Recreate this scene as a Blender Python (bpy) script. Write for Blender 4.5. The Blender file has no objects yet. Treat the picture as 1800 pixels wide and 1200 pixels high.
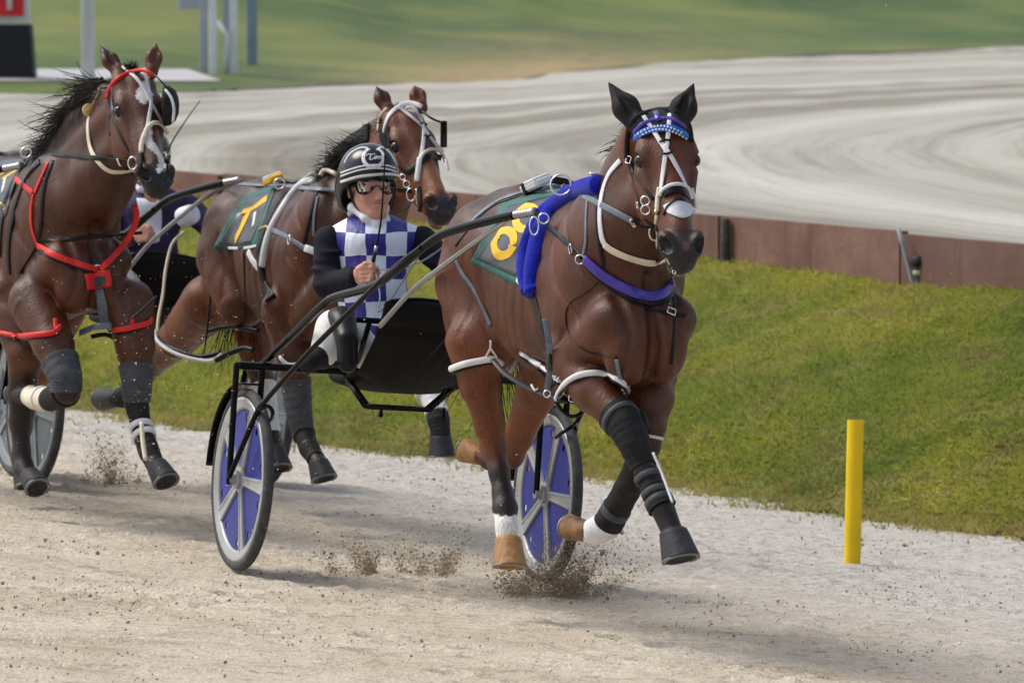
import bpy, math, random
import numpy as np
from mathutils import Vector, Matrix
from mathutils.bvhtree import BVHTree
rng = np.random.default_rng(7); random.seed(7)
SC = bpy.context.scene; COL = SC.collection
# ------------------------------------------------------------------ camera
F = 9834.0; CH = 2.2; PIT = math.atan(568 / F)
CAM = np.array([0, 0, CH]); RX = np.array([1., 0, 0])
FW = np.array([0, math.cos(PIT), -math.sin(PIT)]); UPV = np.array([0, math.sin(PIT), math.cos(PIT)])
cd = bpy.data.cameras.new("camera"); cam = bpy.data.objects.new("camera", cd); COL.objects.link(cam)
cam.location = (0, 0, CH); cam.rotation_euler = (math.pi / 2 - PIT, 0, 0)
cd.sensor_width = 36; cd.lens = F / 1800 * 36; cd.clip_start = .5; cd.clip_end = 2000
cd.dof.use_dof = True; cd.dof.focus_distance = 19.7; cd.dof.aperture_fstop = 8.0
SC.camera = cam
# ------------------------------------------------------------------ light
SUN_EL, SUN_AZ = 52.0, -72.0          # azimuth measured from +Y (away from the camera) towards +X (right)
wd = bpy.data.worlds.new("World"); SC.world = wd; wd.use_nodes = True
nt = wd.node_tree; bg = nt.nodes["Background"]; sky = nt.nodes.new("ShaderNodeTexSky")
sky.sky_type = 'NISHITA'; sky.sun_disc = False; sky.sun_elevation = math.radians(SUN_EL); sky.sun_rotation = math.radians(SUN_AZ)
sky.air_density = 1.0; sky.dust_density = 3.0; sky.ozone_density = 1.0
hs = nt.nodes.new('ShaderNodeHueSaturation'); hs.inputs['Saturation'].default_value = .55; nt.links.new(sky.outputs[0], hs.inputs['Color']); nt.links.new(hs.outputs[0], bg.inputs[0]); bg.inputs[1].default_value = 0.135
sl = bpy.data.lights.new("sun", 'SUN'); so = bpy.data.objects.new("sun", sl); COL.objects.link(so)
sl.energy = 1.75; sl.angle = math.radians(30); sl.color = (1.0, .94, .85)
_a, _e = math.radians(SUN_AZ), math.radians(SUN_EL)
sdir = Vector((math.sin(_a) * math.cos(_e), math.cos(_a) * math.cos(_e), math.sin(_e)))
so.rotation_euler = sdir.to_track_quat('Z', 'Y').to_euler(); so.location = (10, 20, 20)
SC.view_settings.view_transform = 'Standard'; SC.view_settings.look = 'None'
SC.view_settings.exposure = 0.5; SC.view_settings.gamma = 1.0
# ------------------------------------------------------------------ projection helpers
def P(px, py, d): return CAM + d * (FW + (px - 900) / F * RX + (600 - py) / F * UPV)
def proj(p):
    q = np.asarray(p) - CAM; d = q @ FW
    return 900 + F * (q @ RX) / d, 600 - F * (q @ UPV) / d, d
class Fr:
    """a local frame: u along the heading, v to the animal's left, w up"""
    def __init__(s, o, deg, bank=0.0):
        a = math.radians(deg); b = math.atan(bank); s.deg = deg; s.bank = bank
        s.o = np.array(o, float); s.ex = np.array([math.sin(a), -math.cos(a), 0])
        ey = np.array([math.cos(a), math.sin(a), 0]); ez = np.array([0, 0, 1.])
        s.ey = ey * math.cos(b) - ez * math.sin(b); s.ez = ez * math.cos(b) + ey * math.sin(b)
        s.M = np.array([s.ex, s.ey, s.ez])          # rows: world -> local
    def w(s, p): return s.o + np.asarray(p) @ s.M
    def loc(s, p): return (np.asarray(p) - s.o) @ s.M.T
    def ray(s, px, py, **k):
        d = P(px, py, 1) - CAM; (ax, val), = k.items(); e = {'u': s.ex, 'v': s.ey, 'w': s.ez}[ax]
        t = (val - (CAM - s.o) @ e) / (d @ e); return s.loc(CAM + t * d)
BANK = 0.068
OA = (P(414, 1005, 21.78) + P(952, 1024, 22.22)) / 2
FA = Fr(OA, 20); 
def track_z(x, y):
    return OA[2] - BANK * ((np.asarray(x) - OA[0]) * FA.ey[0] + (np.asarray(y) - OA[1]) * FA.ey[1])
def track_hit(px, py):
    d = P(px, py, 1) - CAM; n = np.array([BANK * FA.ey[0], BANK * FA.ey[1], 1.0])
    return CAM + ((OA - CAM) @ n) / (d @ n) * d
# frames of the trailing pair, from the wheel that shows of each sulky
_c = P(463, 722, 27.2); _e2 = Fr((0, 0, 0), 21).ey; OC = _c - .635 * _e2; OC[2] = track_z(OC[0], OC[1]); FC = Fr(OC, 21)
_c = P(53, 728, 26.1); _e2 = Fr((0, 0, 0), 25).ey; OB = _c - .635 * _e2; OB[2] = track_z(OB[0], OB[1]); FB = Fr(OB, 25)
# ------------------------------------------------------------------ materials
def mat(name, col, rough=.6, metal=0.0, var=.15, vscale=8.0, bump=0.0, bscale=60.0, spec=.28, rvar=.12, sheen=0.0, coat=0.0, col2=None, stretch=None, attr=None, alpha=None):
    m = bpy.data.materials.new(name); m.use_nodes = True; n = m.node_tree.nodes; l = m.node_tree.links
    p = n["Principled BSDF"]; p.inputs["Roughness"].default_value = rough; p.inputs["Metallic"].default_value = metal
    p.inputs["Specular IOR Level"].default_value = spec
    if sheen: p.inputs["Sheen Weight"].default_value = sheen
    if coat: p.inputs["Coat Weight"].default_value = coat; p.inputs["Coat Roughness"].default_value = .15
    tc = n.new("ShaderNodeTexCoord"); mp = n.new("ShaderNodeMapping"); l.new(tc.outputs["Object"], mp.inputs[0])
    if stretch: mp.inputs["Scale"].default_value = stretch
    nz = n.new("ShaderNodeTexNoise"); nz.inputs["Scale"].default_value = vscale; nz.inputs["Detail"].default_value = 6
    nz.inputs["Roughness"].default_value = .65; l.new(mp.outputs[0], nz.inputs["Vector"])
    mx = n.new("ShaderNodeMix"); mx.data_type = 'RGBA'
    rp = n.new("ShaderNodeMapRange"); rp.inputs[1].default_value = .3; rp.inputs[2].default_value = .7
    l.new(nz.outputs[0], rp.inputs[0]); l.new(rp.outputs[0], mx.inputs[0])
    c = np.array(col, float)
    if attr:
        at = n.new("ShaderNodeAttribute"); at.attribute_name = attr
        for s_, f_ in ((6, 1 - var), (7, 1 + var)):
            mu = n.new("ShaderNodeMix"); mu.data_type = 'RGBA'; mu.blend_type = 'MULTIPLY'; mu.inputs[0].default_value = 1
            l.new(at.outputs["Color"], mu.inputs[6]); mu.inputs[7].default_value = (f_, f_, f_, 1); l.new(mu.outputs[2], mx.inputs[s_])
    else:
        c2 = np.array(col2, float) if col2 is not None else c * (1 + var)
        c1 = c if col2 is not None else c * (1 - var)
        mx.inputs[6].default_value = (*c1, 1); mx.inputs[7].default_value = (*c2, 1)
    l.new(mx.outputs[2], p.inputs["Base Color"])
    rr = n.new("ShaderNodeMapRange"); rr.inputs[3].default_value = max(.02, rough - rvar); rr.inputs[4].default_value = min(1, rough + rvar)
    l.new(nz.outputs[0], rr.inputs[0]); l.new(rr.outputs[0], p.inputs["Roughness"])
    if bump:
        b2 = n.new("ShaderNodeTexNoise"); b2.inputs["Scale"].default_value = bscale; b2.inputs["Detail"].default_value = 5
        l.new(mp.outputs[0], b2.inputs["Vector"]); bp = n.new("ShaderNodeBump"); bp.inputs["Strength"].default_value = bump
        bp.inputs["Distance"].default_value = .01; l.new(b2.outputs[0], bp.inputs["Height"]); l.new(bp.outputs[0], p.inputs["Normal"])
    return m
M = {}
def coat_mat(name, wet):
    m = mat(name, (1, 1, 1), .46, var=.2, vscale=7, attr='coat', spec=.38, stretch=(1, 1, .4), rvar=.14); n = m.node_tree.nodes; l = m.node_tree.links; p = n["Principled BSDF"]
    src = p.inputs["Base Color"].links[0].from_socket; tc = n.new("ShaderNodeTexCoord")
    def nz(sc, st, det=4, rough=.65):
        mp = n.new("ShaderNodeMapping"); mp.inputs["Scale"].default_value = st; l.new(tc.outputs["Object"], mp.inputs[0]); z = n.new("ShaderNodeTexNoise"); z.inputs["Scale"].default_value = sc; z.inputs["Detail"].default_value = det; z.inputs["Roughness"].default_value = rough; z.inputs["Distortion"].default_value = .4; l.new(mp.outputs[0], z.inputs["Vector"]); return z.outputs[0]
    def rg(f, a, b, c, d): x = n.new("ShaderNodeMapRange"); x.inputs[1].default_value = a; x.inputs[2].default_value = b; x.inputs[3].default_value = c; x.inputs[4].default_value = d; l.new(f, x.inputs[0]); return x.outputs[0]
    def mul(c, f): x = n.new("ShaderNodeMix"); x.data_type = 'RGBA'; x.blend_type = 'MULTIPLY'; x.inputs[0].default_value = 1; l.new(c, x.inputs[6]); l.new(f, x.inputs[7]); return x.outputs[2]
    hair = nz(150, (1, 1, .22), 3, .7); patch_ = nz(5, (1, 1, .55), 5); sweat = nz(16, (1.4, 1.4, .3), 5, .7)
    c = mul(mul(src, rg(hair, .3, .7, .62, 1.35)), rg(patch_, .3, .7, .7, 1.28)); x = n.new("ShaderNodeMix"); x.data_type = 'RGBA'; l.new(rg(sweat, .56, .74, 0, .09 if wet else .035), x.inputs[0]); l.new(c, x.inputs[6]); x.inputs[7].default_value = (.24, .13, .09, 1); l.new(x.outputs[2], p.inputs["Base Color"])
    l.new(rg(sweat, .38, .66, .5, .27 if wet else .33), p.inputs["Roughness"])
    h = n.new("ShaderNodeMath"); h.operation = 'MULTIPLY_ADD'; l.new(sweat, h.inputs[0]); h.inputs[1].default_value = 1.4; l.new(hair, h.inputs[2])
    b = n.new("ShaderNodeBump"); b.inputs["Strength"].default_value = .4; b.inputs["Distance"].default_value = .006; l.new(h.outputs[0], b.inputs["Height"]); l.new(b.outputs[0], p.inputs["Normal"]); return m
M['coat'] = coat_mat('coat', False); M['coat_wet'] = coat_mat('coat_wet', True)
M['hair'] = mat('hair', (.011, .008, .007), .5, spec=.15, var=.4, vscale=30)
M['eye'] = mat('eye', (.004, .003, .002), .06, var=.1, spec=.45, rvar=.03)
M['hoof_dark'] = mat('hoof_dark', (.034, .035, .039), .55, spec=.15, var=.35, vscale=25, bump=.2, bscale=90)
M['hoof_light'] = mat('hoof_light', (.33, .18, .07), .5, var=.4, vscale=12, stretch=(6, 6, .8), bump=.2, bscale=80)
M['hoof_brown'] = mat('hoof_brown', (.17, .085, .035), .6, var=.7, vscale=18, bump=.3, bscale=60)
M['shoe'] = mat('shoe', (.22, .22, .23), .45, .8, var=.2)
M['leather'] = mat('leather', (.008, .008, .0095), .3, var=.3, vscale=30, bump=.12, bscale=200, spec=.18)
M['leather_grey'] = mat('leather_grey', (.13, .16, .2), .35, var=.25, vscale=30, bump=.1, bscale=200)
M['white'] = mat('white', (.64, .64, .66), .5, var=.1, vscale=20, bump=.08, bscale=150)
M['cream'] = mat('cream', (.66, .6, .47), .5, var=.12, vscale=20, bump=.08, bscale=150)
M['chrome'] = mat('chrome', (.75, .75, .77), .2, 1.0, var=.1)
M['brass'] = mat('brass', (.6, .42, .15), .3, 1.0, var=.15)
M['blue_fleece'] = mat('blue_fleece', (.007, .017, .37), .9, var=.35, vscale=60, bump=.9, bscale=170, sheen=.15, spec=.05)
M['purple'] = mat('purple', (.045, .028, .3), .3, var=.25, vscale=20, coat=.5)
M['red'] = mat('red', (.62, .025, .02), .45, var=.15, vscale=25, bump=.1, bscale=150)
M['blue_check'] = mat('blue_check', (.01, .12, .55), .35, var=.2, vscale=40)
M['cloth_dark'] = mat('cloth_dark', (.02, .023, .028), .3, var=.45, vscale=9, bump=.3, bscale=14, col2=(.055, .06, .066), spec=.45)
M['cloth_teal'] = mat('cloth_teal', (.03, .13, .115), .6, var=.2, vscale=20, bump=.2, bscale=200)
M['number_yellow'] = mat('number_yellow', (.8, .47, .02), .5, var=.08, vscale=15)
M['boot'] = mat('boot', (.010, .0105, .013), .6, spec=.1, var=.35, col2=(.032, .03, .03), vscale=30, bump=.3, bscale=180)
M['boot_grey'] = mat('boot_grey', (.036, .044, .058), .5, spec=.15, var=.3, col2=(.085, .085, .085), vscale=20, bump=.2, bscale=150)
M['boot_white'] = mat('boot_white', (.62, .63, .64), .45, var=.15, vscale=20, bump=.15, bscale=120)
M['black_metal'] = mat('black_metal', (.004, .0045, .006), .12, var=.4, vscale=12, spec=.12, rvar=.05)
M['steel'] = mat('steel', (.36, .37, .38), .34, .85, var=.2, vscale=10)
M['rubber'] = mat('rubber', (.03, .032, .034), .75, var=.35, vscale=25, bump=.25, bscale=120, col2=(.075, .075, .075))
M['rim_grey'] = mat('rim_grey', (.36, .365, .365), .4, .3, var=.2, vscale=10)
M['disc_blue'] = mat('disc_blue', (.024, .033, .215), .42, var=.22, vscale=7)
M['disc_grey'] = mat('disc_grey', (.12, .145, .16), .55, var=.2, vscale=8)
M['wheel_grey'] = mat('wheel_grey', (.2, .22, .24), .5, var=.2, vscale=8)
M['screen'] = mat('screen', (.007, .007, .0075), .7, var=.35, vscale=6, bump=.5, bscale=9, spec=.15)
M['skin'] = mat('skin', (.50, .225, .155), .48, var=.1, vscale=38, bump=.25, bscale=260, col2=(.62, .33, .24))
M['sleeve'] = mat('sleeve', (.009, .009, .016), .8, var=.35, vscale=14, bump=.5, bscale=22, spec=.15)
M['trouser'] = mat('trouser', (.72, .71, .69), .6, var=.1, vscale=14, bump=.5, bscale=30)
M['helmet'] = mat('helmet', (.006, .008, .013), .16, var=.3, vscale=6, spec=.4)
M['mouth'] = mat('mouth', (.42, .15, .13), .5, var=.1)
M['brow'] = mat('brow', (.05, .03, .02), .8, var=.2)
M['purple_silk'] = mat('purple_silk', (.03, .018, .06), .7, var=.25, vscale=15, bump=.4, bscale=25)
M['silk_white'] = mat('silk_white', (.6, .62, .68), .6, var=.12, vscale=15, bump=.4, bscale=25)
M['post_yellow'] = mat('post_yellow', (.78, .53, .008), .42, var=.1, vscale=6, bump=.05, bscale=50)
M['post_white'] = mat('post_white', (.62, .66, .68), .6, var=.1, vscale=3)
M['post_grey'] = mat('post_grey', (.3, .34, .38), .6, var=.15, vscale=3)
M['post_blue'] = mat('post_blue', (.2, .27, .34), .6, var=.2, vscale=3)
M['sign_red'] = mat('sign_red', (.62, .02, .03), .5, var=.08, vscale=3)
M['sign_black'] = mat('sign_black', (.012, .013, .02), .6, var=.2, vscale=3)
M['plastic_bag'] = mat('plastic_bag', (.68, .7, .76), .4, var=.12, vscale=20, bump=.8, bscale=24)
def lens_mat():
    m = bpy.data.materials.new('lens'); m.use_nodes = True; n = m.node_tree.nodes; l = m.node_tree.links
    g = n.new("ShaderNodeBsdfGlossy"); g.inputs["Roughness"].default_value = .05; t = n.new("ShaderNodeBsdfTransparent")
    t.inputs[0].default_value = (.95, .96, .97, 1); f = n.new("ShaderNodeFresnel"); f.inputs[0].default_value = 1.35
    x = n.new("ShaderNodeMixShader"); l.new(f.outputs[0], x.inputs[0]); l.new(t.outputs[0], x.inputs[1]); l.new(g.outputs[0], x.inputs[2])
    l.new(x.outputs[0], n["Material Output"].inputs[0]); return m
M['lens'] = lens_mat()
# ------------------------------------------------------------------ objects
def tag(o, label=None, cat=None, group=None, kind=None):
    for k, v in (('label', label), ('category', cat), ('group', group), ('kind', kind)):
        if v: o[k] = v
    return o
def root(name, loc, label, cat, group=None, rot=None):
    o = bpy.data.objects.new(name, None); COL.objects.link(o); o.location = loc; o.empty_display_size = .1
    if rot is not None: o.matrix_world = rot
    bpy.context.view_layer.update()
    return tag(o, label, cat, group)
def wmat(o):
    m = o.matrix_basis.copy(); p = o.parent
    while p: m = p.matrix_basis @ m; p = p.parent
    return np.array(m)
class MB:
    def __init__(s): s.v = []; s.f = []; s.n = 0; s.mi = []
    def add(s, v, f, mi=0):
        v = np.asarray(v, float); s.v.append(v); s.f += [tuple(int(i) + s.n for i in q) for q in f]; s.mi += [mi] * len(f); s.n += len(v); return s
    def build(s, name, m, parent=None, smooth=True, frame=None, auto=None):
        """vertices are world coordinates (or frame coordinates when a frame is given)"""
        v = np.concatenate(s.v)
        if frame is not None: v = frame.w(v)
        if parent is not None:
            W = np.linalg.inv(wmat(parent)); v = v @ W[:3, :3].T + W[:3, 3]; loc = None
        else:
            loc = np.array([v[:, 0].mean(), v[:, 1].mean(), v[:, 2].min()]); v = v - loc
        me = bpy.data.meshes.new(name); me.from_pydata(v.tolist(), [], s.f)
        ms = m if isinstance(m, (list, tuple)) else [m]
        for x in ms: me.materials.append(M[x] if isinstance(x, str) else x)
        if len(ms) > 1: me.polygons.foreach_set('material_index', s.mi)
        if smooth: me.polygons.foreach_set('use_smooth', [True] * len(me.polygons))
        me.validate(); me.update()
        if auto: me.set_sharp_from_angle(angle=math.radians(auto))
        o = bpy.data.objects.new(name, me); COL.objects.link(o)
        if parent is not None: o.parent = parent
        else: o.location = loc
        return o
def nrm(a): a = np.asarray(a, float); return a / (np.linalg.norm(a, axis=-1, keepdims=True) + 1e-12)
def spline(pts, step=.012, closed=False):
    p = np.asarray(pts, float); n = len(p)
    if n == 2 and not closed:
        k = max(2, int(np.linalg.norm(p[1, :3] - p[0, :3]) / step) + 1); t = np.linspace(0, 1, k)[:, None]; return p[0] + (p[1] - p[0]) * t
    out = []; segs = n if closed else n - 1
    for i in range(segs):
        g = (lambda j: p[j % n]) if closed else (lambda j: p[min(max(j, 0), n - 1)])
        p0, p1, p2, p3 = g(i - 1), g(i), g(i + 1), g(i + 2)
        k = max(2, int(np.linalg.norm((p2 - p1)[:3]) / step)); t = np.linspace(0, 1, k, endpoint=False)[:, None]
        out.append(.5 * ((2 * p1) + (-p0 + p2) * t + (2 * p0 - 5 * p1 + 4 * p2 - p3) * t * t + (-p0 + 3 * p1 - 3 * p2 + p3) * t ** 3))
    if not closed: out.append(p[-1:])
    return np.concatenate(out)
def sweep(mb, pts, nor, prof, closed=False, scale=None, mi=0):
    """sweep a closed 2D profile (across, along normal) along pts with surface normals nor"""
    pts = np.asarray(pts); n = len(pts); k = len(prof); prof = np.asarray(prof)
    t = nrm(np.roll(pts, -1, 0) - np.roll(pts, 1, 0)) if closed else nrm(np.gradient(pts, axis=0))
    nor = nrm(nor - t * (nor * t).sum(1, keepdims=True)); s = np.cross(t, nor)
    sc = np.ones(n) if scale is None else np.asarray(scale)
    v = (pts[:, None] + s[:, None] * (prof[None, :, 0:1] * sc[:, None, None]) + nor[:, None] * (prof[None, :, 1:2] * sc[:, None, None])).reshape(-1, 3)
    f = []
    for i in range(n if closed else n - 1):
        a, b = i * k, ((i + 1) % n) * k
        for j in range(k): q = (j + 1) % k; f.append((a + j, a + q, b + q, b + j))
    if not closed: f.append(tuple(range(k))[::-1]); f.append(tuple((n - 1) * k + j for j in range(k)))
    mb.add(v, f, mi)
def frames(pts, closed=False):
    pts = np.asarray(pts); t = nrm(np.gradient(pts, axis=0)); n0 = np.cross(t[0], [0, 0, 1.]); 
    if np.linalg.norm(n0) < .1: n0 = np.cross(t[0], [1., 0, 0])
    out = [nrm(n0)]
    for i in range(1, len(pts)):
        x = out[-1] - t[i] * (out[-1] @ t[i]); out.append(nrm(x))
    return np.array(out)
def circ(r, k=10, ry=None): a = np.linspace(0, 2 * math.pi, k, endpoint=False); return np.c_[np.cos(a) * r, np.sin(a) * (ry or r)]
def tube(mb, pts, r, k=10, closed=False, mi=0, smooth_step=None):
    p = spline(pts, smooth_step, closed) if smooth_step else np.asarray(pts, float)
    if np.isscalar(r): sweep(mb, p, frames(p), circ(r, k), closed, mi=mi)
    else:
        rr = np.interp(np.linspace(0, 1, len(p)), np.linspace(0, 1, len(r)), r); sweep(mb, p, frames(p), circ(1, k), closed, rr, mi)
def flat_prof(w, th): # rounded strap section
    a = np.linspace(0, 2 * math.pi, 12, endpoint=False); c, s = np.cos(a), np.sin(a)
    return np.c_[np.sign(c) * np.abs(c) ** .35 * w / 2, np.sign(s) * np.abs(s) ** .6 * th / 2]
def lathe(mb, o, axis, prof, k=24, mi=0, ref=(0, 0, 1.), closed=False, wob=None):
    """prof: list of (radius, height along axis)"""
    ax = nrm(axis); x = np.cross(ax, ref)
    if np.linalg.norm(x) < .1: x = np.cross(ax, [1., 0, 0])
    x = nrm(x); y = np.cross(ax, x); a = np.linspace(0, 2 * math.pi, k, endpoint=False)
    ring = np.cos(a)[:, None] * x + np.sin(a)[:, None] * y
    v = np.concatenate([np.asarray(o) + ax * h + ring * r for r, h in prof]); f = []; n = len(prof)
    for i in range(n if closed else n - 1):
        A_, B_ = i * k, ((i + 1) % n) * k
        for j in range(k): q = (j + 1) % k; f.append((A_ + j, A_ + q, B_ + q, B_ + j))
    if not closed:
        if prof[0][0] > 1e-4: f.append(tuple(range(k))[::-1])
        if prof[-1][0] > 1e-4: f.append(tuple((n - 1) * k + j for j in range(k)))
    mb.add(v, f, mi)
def box(mb, c, ax, ay, az, bev=.15, mi=0):
    """bevelled box: half-axis vectors ax, ay, az"""
    c, ax, ay, az = map(lambda q: np.asarray(q, float), (c, ax, ay, az)); b = bev * min(map(np.linalg.norm, (ax, ay, az)))
    la, lb, lc = map(np.linalg.norm, (ax, ay, az)); v = []
    for sx in (-1, 1):
        for sy in (-1, 1):
            for sz in (-1, 1):
                for k in range(3):
                    q = [1 - b / la, 1 - b / lb, 1 - b / lc]; q[k] = 1
                    v.append(c + sx * q[0] * ax + sy * q[1] * ay + sz * q[2] * az)
    def id(sx, sy, sz, k): return ((sx * 2 + sy) * 2 + sz) * 3 + k
    f = []
    for k in range(3):
        o = [(0, 0), (1, 0), (1, 1), (0, 1)]
        for s in (0, 1):
            q = []
            for (p_, r_) in o:
                t = [0, 0, 0]; t[k] = s; t[(k + 1) % 3] = p_; t[(k + 2) % 3] = r_; q.append(id(*t, k))
            f.append(tuple(q if s else q[::-1]))
    for k in range(3):   # edges along axis k
        i, j = (k + 1) % 3, (k + 2) % 3
        for p_ in (0, 1):
            for r_ in (0, 1):
                t0 = [0, 0, 0]; t0[i] = p_; t0[j] = r_; t1 = list(t0); t1[k] = 1
                q = [id(*t0, i), id(*t1, i), id(*t1, j), id(*t0, j)]
                f.append(tuple(q if p_ == r_ else q[::-1]))
    for sx in (0, 1):
        for sy in (0, 1):
            for sz in (0, 1):
                q = [id(sx, sy, sz, 0), id(sx, sy, sz, 1), id(sx, sy, sz, 2)]
                f.append(tuple(q if (sx + sy + sz) % 2 else q[::-1]))
    mb.add(np.array(v), f, mi)
def fill2d(loops, depth=.002):
    """filled 2D outlines (inner loops cut holes) -> verts (x, y, z), faces"""
    cu = bpy.data.curves.new('tmp', 'CURVE'); cu.dimensions = '2D'; cu.fill_mode = 'BOTH'; cu.extrude = depth
    for lp in loops:
        s = cu.splines.new('POLY'); s.points.add(len(lp) - 1); s.use_cyclic_u = True
        for i, (x, y) in enumerate(lp): s.points[i].co = (x, y, 0, 1)
    o = bpy.data.objects.new('tmp', cu); COL.objects.link(o); bpy.context.view_layer.update()
    me = bpy.data.meshes.new_from_object(o.evaluated_get(bpy.context.evaluated_depsgraph_get()))
    v = np.array([q.co[:] for q in me.vertices]); f = [tuple(q.vertices) for q in me.polygons]
    bpy.data.objects.remove(o); bpy.data.curves.remove(cu); bpy.data.meshes.remove(me); return v, f
# ------------------------------------------------------------------ signed-distance modelling
def sdf_grid(prims, lo, hi, h):
    lo = np.asarray(lo, float); n = np.ceil((np.asarray(hi) - lo) / h).astype(int) + 1
    ax = [(lo[i] + h * np.arange(n[i])).astype(np.float32) for i in range(3)]
    D = np.full(n, .5, np.float32)
    for pr in prims:
        kind, k = pr[0], pr[-1]
        if kind in 'cC':
            a, b, ra, rb = pr[1:5]; a = np.asarray(a, float); b = np.asarray(b, float); r = max(ra, rb); bl, bh = np.minimum(a, b) - r, np.maximum(a, b) + r
        else:
            c, rad, Rm = pr[1:4]; c = np.asarray(c, float); r = max(rad); bl, bh = c - r, c + r
        m = 2 * k + 3 * h
        i0 = np.clip(np.floor((bl - m - lo) / h).astype(int), 0, n); i1 = np.clip(np.ceil((bh + m - lo) / h).astype(int) + 1, 0, n)
        if (i1 <= i0).any(): continue
        sl_ = tuple(slice(i0[i], i1[i]) for i in range(3))
        X, Y, Z = np.meshgrid(*[ax[i][sl_[i]] for i in range(3)], indexing='ij')
        if kind in 'cC':
            ab = b - a; L2 = ab @ ab + 1e-12
            t = np.clip(((X - a[0]) * ab[0] + (Y - a[1]) * ab[1] + (Z - a[2]) * ab[2]) / L2, 0, 1)
            d = np.sqrt((X - a[0] - t * ab[0]) ** 2 + (Y - a[1] - t * ab[1]) ** 2 + (Z - a[2] - t * ab[2]) ** 2) - (ra + (rb - ra) * t)
        else:
            x, y, z = X - c[0], Y - c[1], Z - c[2]
            if Rm is not None:
                Rm = np.asarray(Rm); x, y, z = (Rm[0, 0] * x + Rm[0, 1] * y + Rm[0, 2] * z, Rm[1, 0] * x + Rm[1, 1] * y + Rm[1, 2] * z, Rm[2, 0] * x + Rm[2, 1] * y + Rm[2, 2] * z)
            k0 = np.sqrt((x / rad[0]) ** 2 + (y / rad[1]) ** 2 + (z / rad[2]) ** 2)
            k1 = np.sqrt((x / rad[0] ** 2) ** 2 + (y / rad[1] ** 2) ** 2 + (z / rad[2] ** 2) ** 2) + 1e-9
            d = k0 * (k0 - 1) / k1
        S = D[sl_]
        if kind in 'ce':
            hh = np.maximum(k - np.abs(S - d), 0) / k; D[sl_] = np.minimum(S, d) - hh * hh * k * .25
        else:
            d = -d; hh = np.maximum(k - np.abs(S - d), 0) / k; D[sl_] = np.maximum(S, d) + hh * hh * k * .25
    return D, lo
def nets(D, lo, h):
    n = np.array(D.shape); s = D < 0
    cnt = np.zeros(n - 1, np.uint8)
    for i in (0, 1):
        for j in (0, 1):
            for k in (0, 1): cnt += s[i:n[0] - 1 + i, j:n[1] - 1 + j, k:n[2] - 1 + k]
    cells = np.argwhere((cnt > 0) & (cnt < 8)); idx = np.full(n - 1, -1, np.int64); idx[tuple(cells.T)] = np.arange(len(cells))
    acc = np.zeros((len(cells), 3)); num = np.zeros(len(cells))
    C8 = [(i, j, k) for i in (0, 1) for j in (0, 1) for k in (0, 1)]
    val = {c: D[cells[:, 0] + c[0], cells[:, 1] + c[1], cells[:, 2] + c[2]].astype(float) for c in C8}
    for a in C8:
        for x in range(3):
            if a[x]: continue
            b = list(a); b[x] = 1; b = tuple(b); va, vb = val[a], val[b]; m = (va < 0) != (vb < 0)
            t = np.where(m, va / np.where(m, va - vb, 1), 0); p = np.array(a, float) + np.outer(t, np.eye(3)[x])
            acc += p * m[:, None]; num += m
    V = lo + h * (cells + acc / num[:, None]); Fs = []
    for x in range(3):
        y, z = (x + 1) % 3, (x + 2) % 3
        sa = [slice(None)] * 3; sb = [slice(None)] * 3; sa[x] = slice(0, -1); sb[x] = slice(1, None)
        e = np.argwhere(s[tuple(sa)] != s[tuple(sb)]); e = e[(e[:, y] > 0) & (e[:, z] > 0) & (e[:, y] < n[y] - 1) & (e[:, z] < n[z] - 1)]
        sg = s[tuple(e.T)]; q = []
        for dy, dz in ((1, 1), (0, 1), (0, 0), (1, 0)):
            c = e.copy(); c[:, y] -= dy; c[:, z] -= dz; q.append(idx[tuple(c.T)])
        q = np.stack(q, 1); q[~sg] = q[~sg][:, ::-1]; Fs.append(q)
    Fs = np.concatenate(Fs); Fs = Fs[(Fs >= 0).all(1)]; return V, Fs
def relax(V, Fs, it=1, lam=.5):
    for _ in range(it):
        s = np.zeros_like(V); c = np.zeros(len(V))
        for a, b in ((0, 1), (1, 2), (2, 3), (3, 0)):
            np.add.at(s, Fs[:, a], V[Fs[:, b]]); np.add.at(s, Fs[:, b], V[Fs[:, a]]); np.add.at(c, Fs[:, a], 1); np.add.at(c, Fs[:, b], 1)
        V = V + lam * (s / np.maximum(c, 1)[:, None] - V)
    return V
def sdf_mesh(prims, h, frame=None, pad=.04, it=1):
    lo = np.full(3, 9e9); hi = -lo
    for p in prims:
        if p[0] in 'ce':
            if p[0] == 'c': a, b, r = np.asarray(p[1]), np.asarray(p[2]), max(p[3], p[4])
            else: a = b = np.asarray(p[1]); r = max(p[2])
            lo = np.minimum(lo, np.minimum(a, b) - r); hi = np.maximum(hi, np.maximum(a, b) + r)
    D, l0 = sdf_grid(prims, lo - pad, hi + pad, h); V, Fs = nets(D, l0, h); V = relax(V, Fs, it)
    return (frame.w(V) if frame is not None else V), Fs
class Skin:
    """a surface things are laid on: rays from a viewpoint through a pixel give the point on it"""
    def __init__(s, V, Fs): s.t = BVHTree.FromPolygons([tuple(v) for v in V], [tuple(int(i) for i in f) for f in Fs])
    def hit(s, px, py):
        d = nrm(P(px, py, 1) - CAM); r = s.t.ray_cast(Vector(CAM), Vector(d))
        if r[0] is None: return None
        return np.array(r[0]), np.array(r[1])
    def near(s, p):
        r = s.t.find_nearest(Vector(p)); return np.array(r[0]), np.array(r[1])
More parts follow.
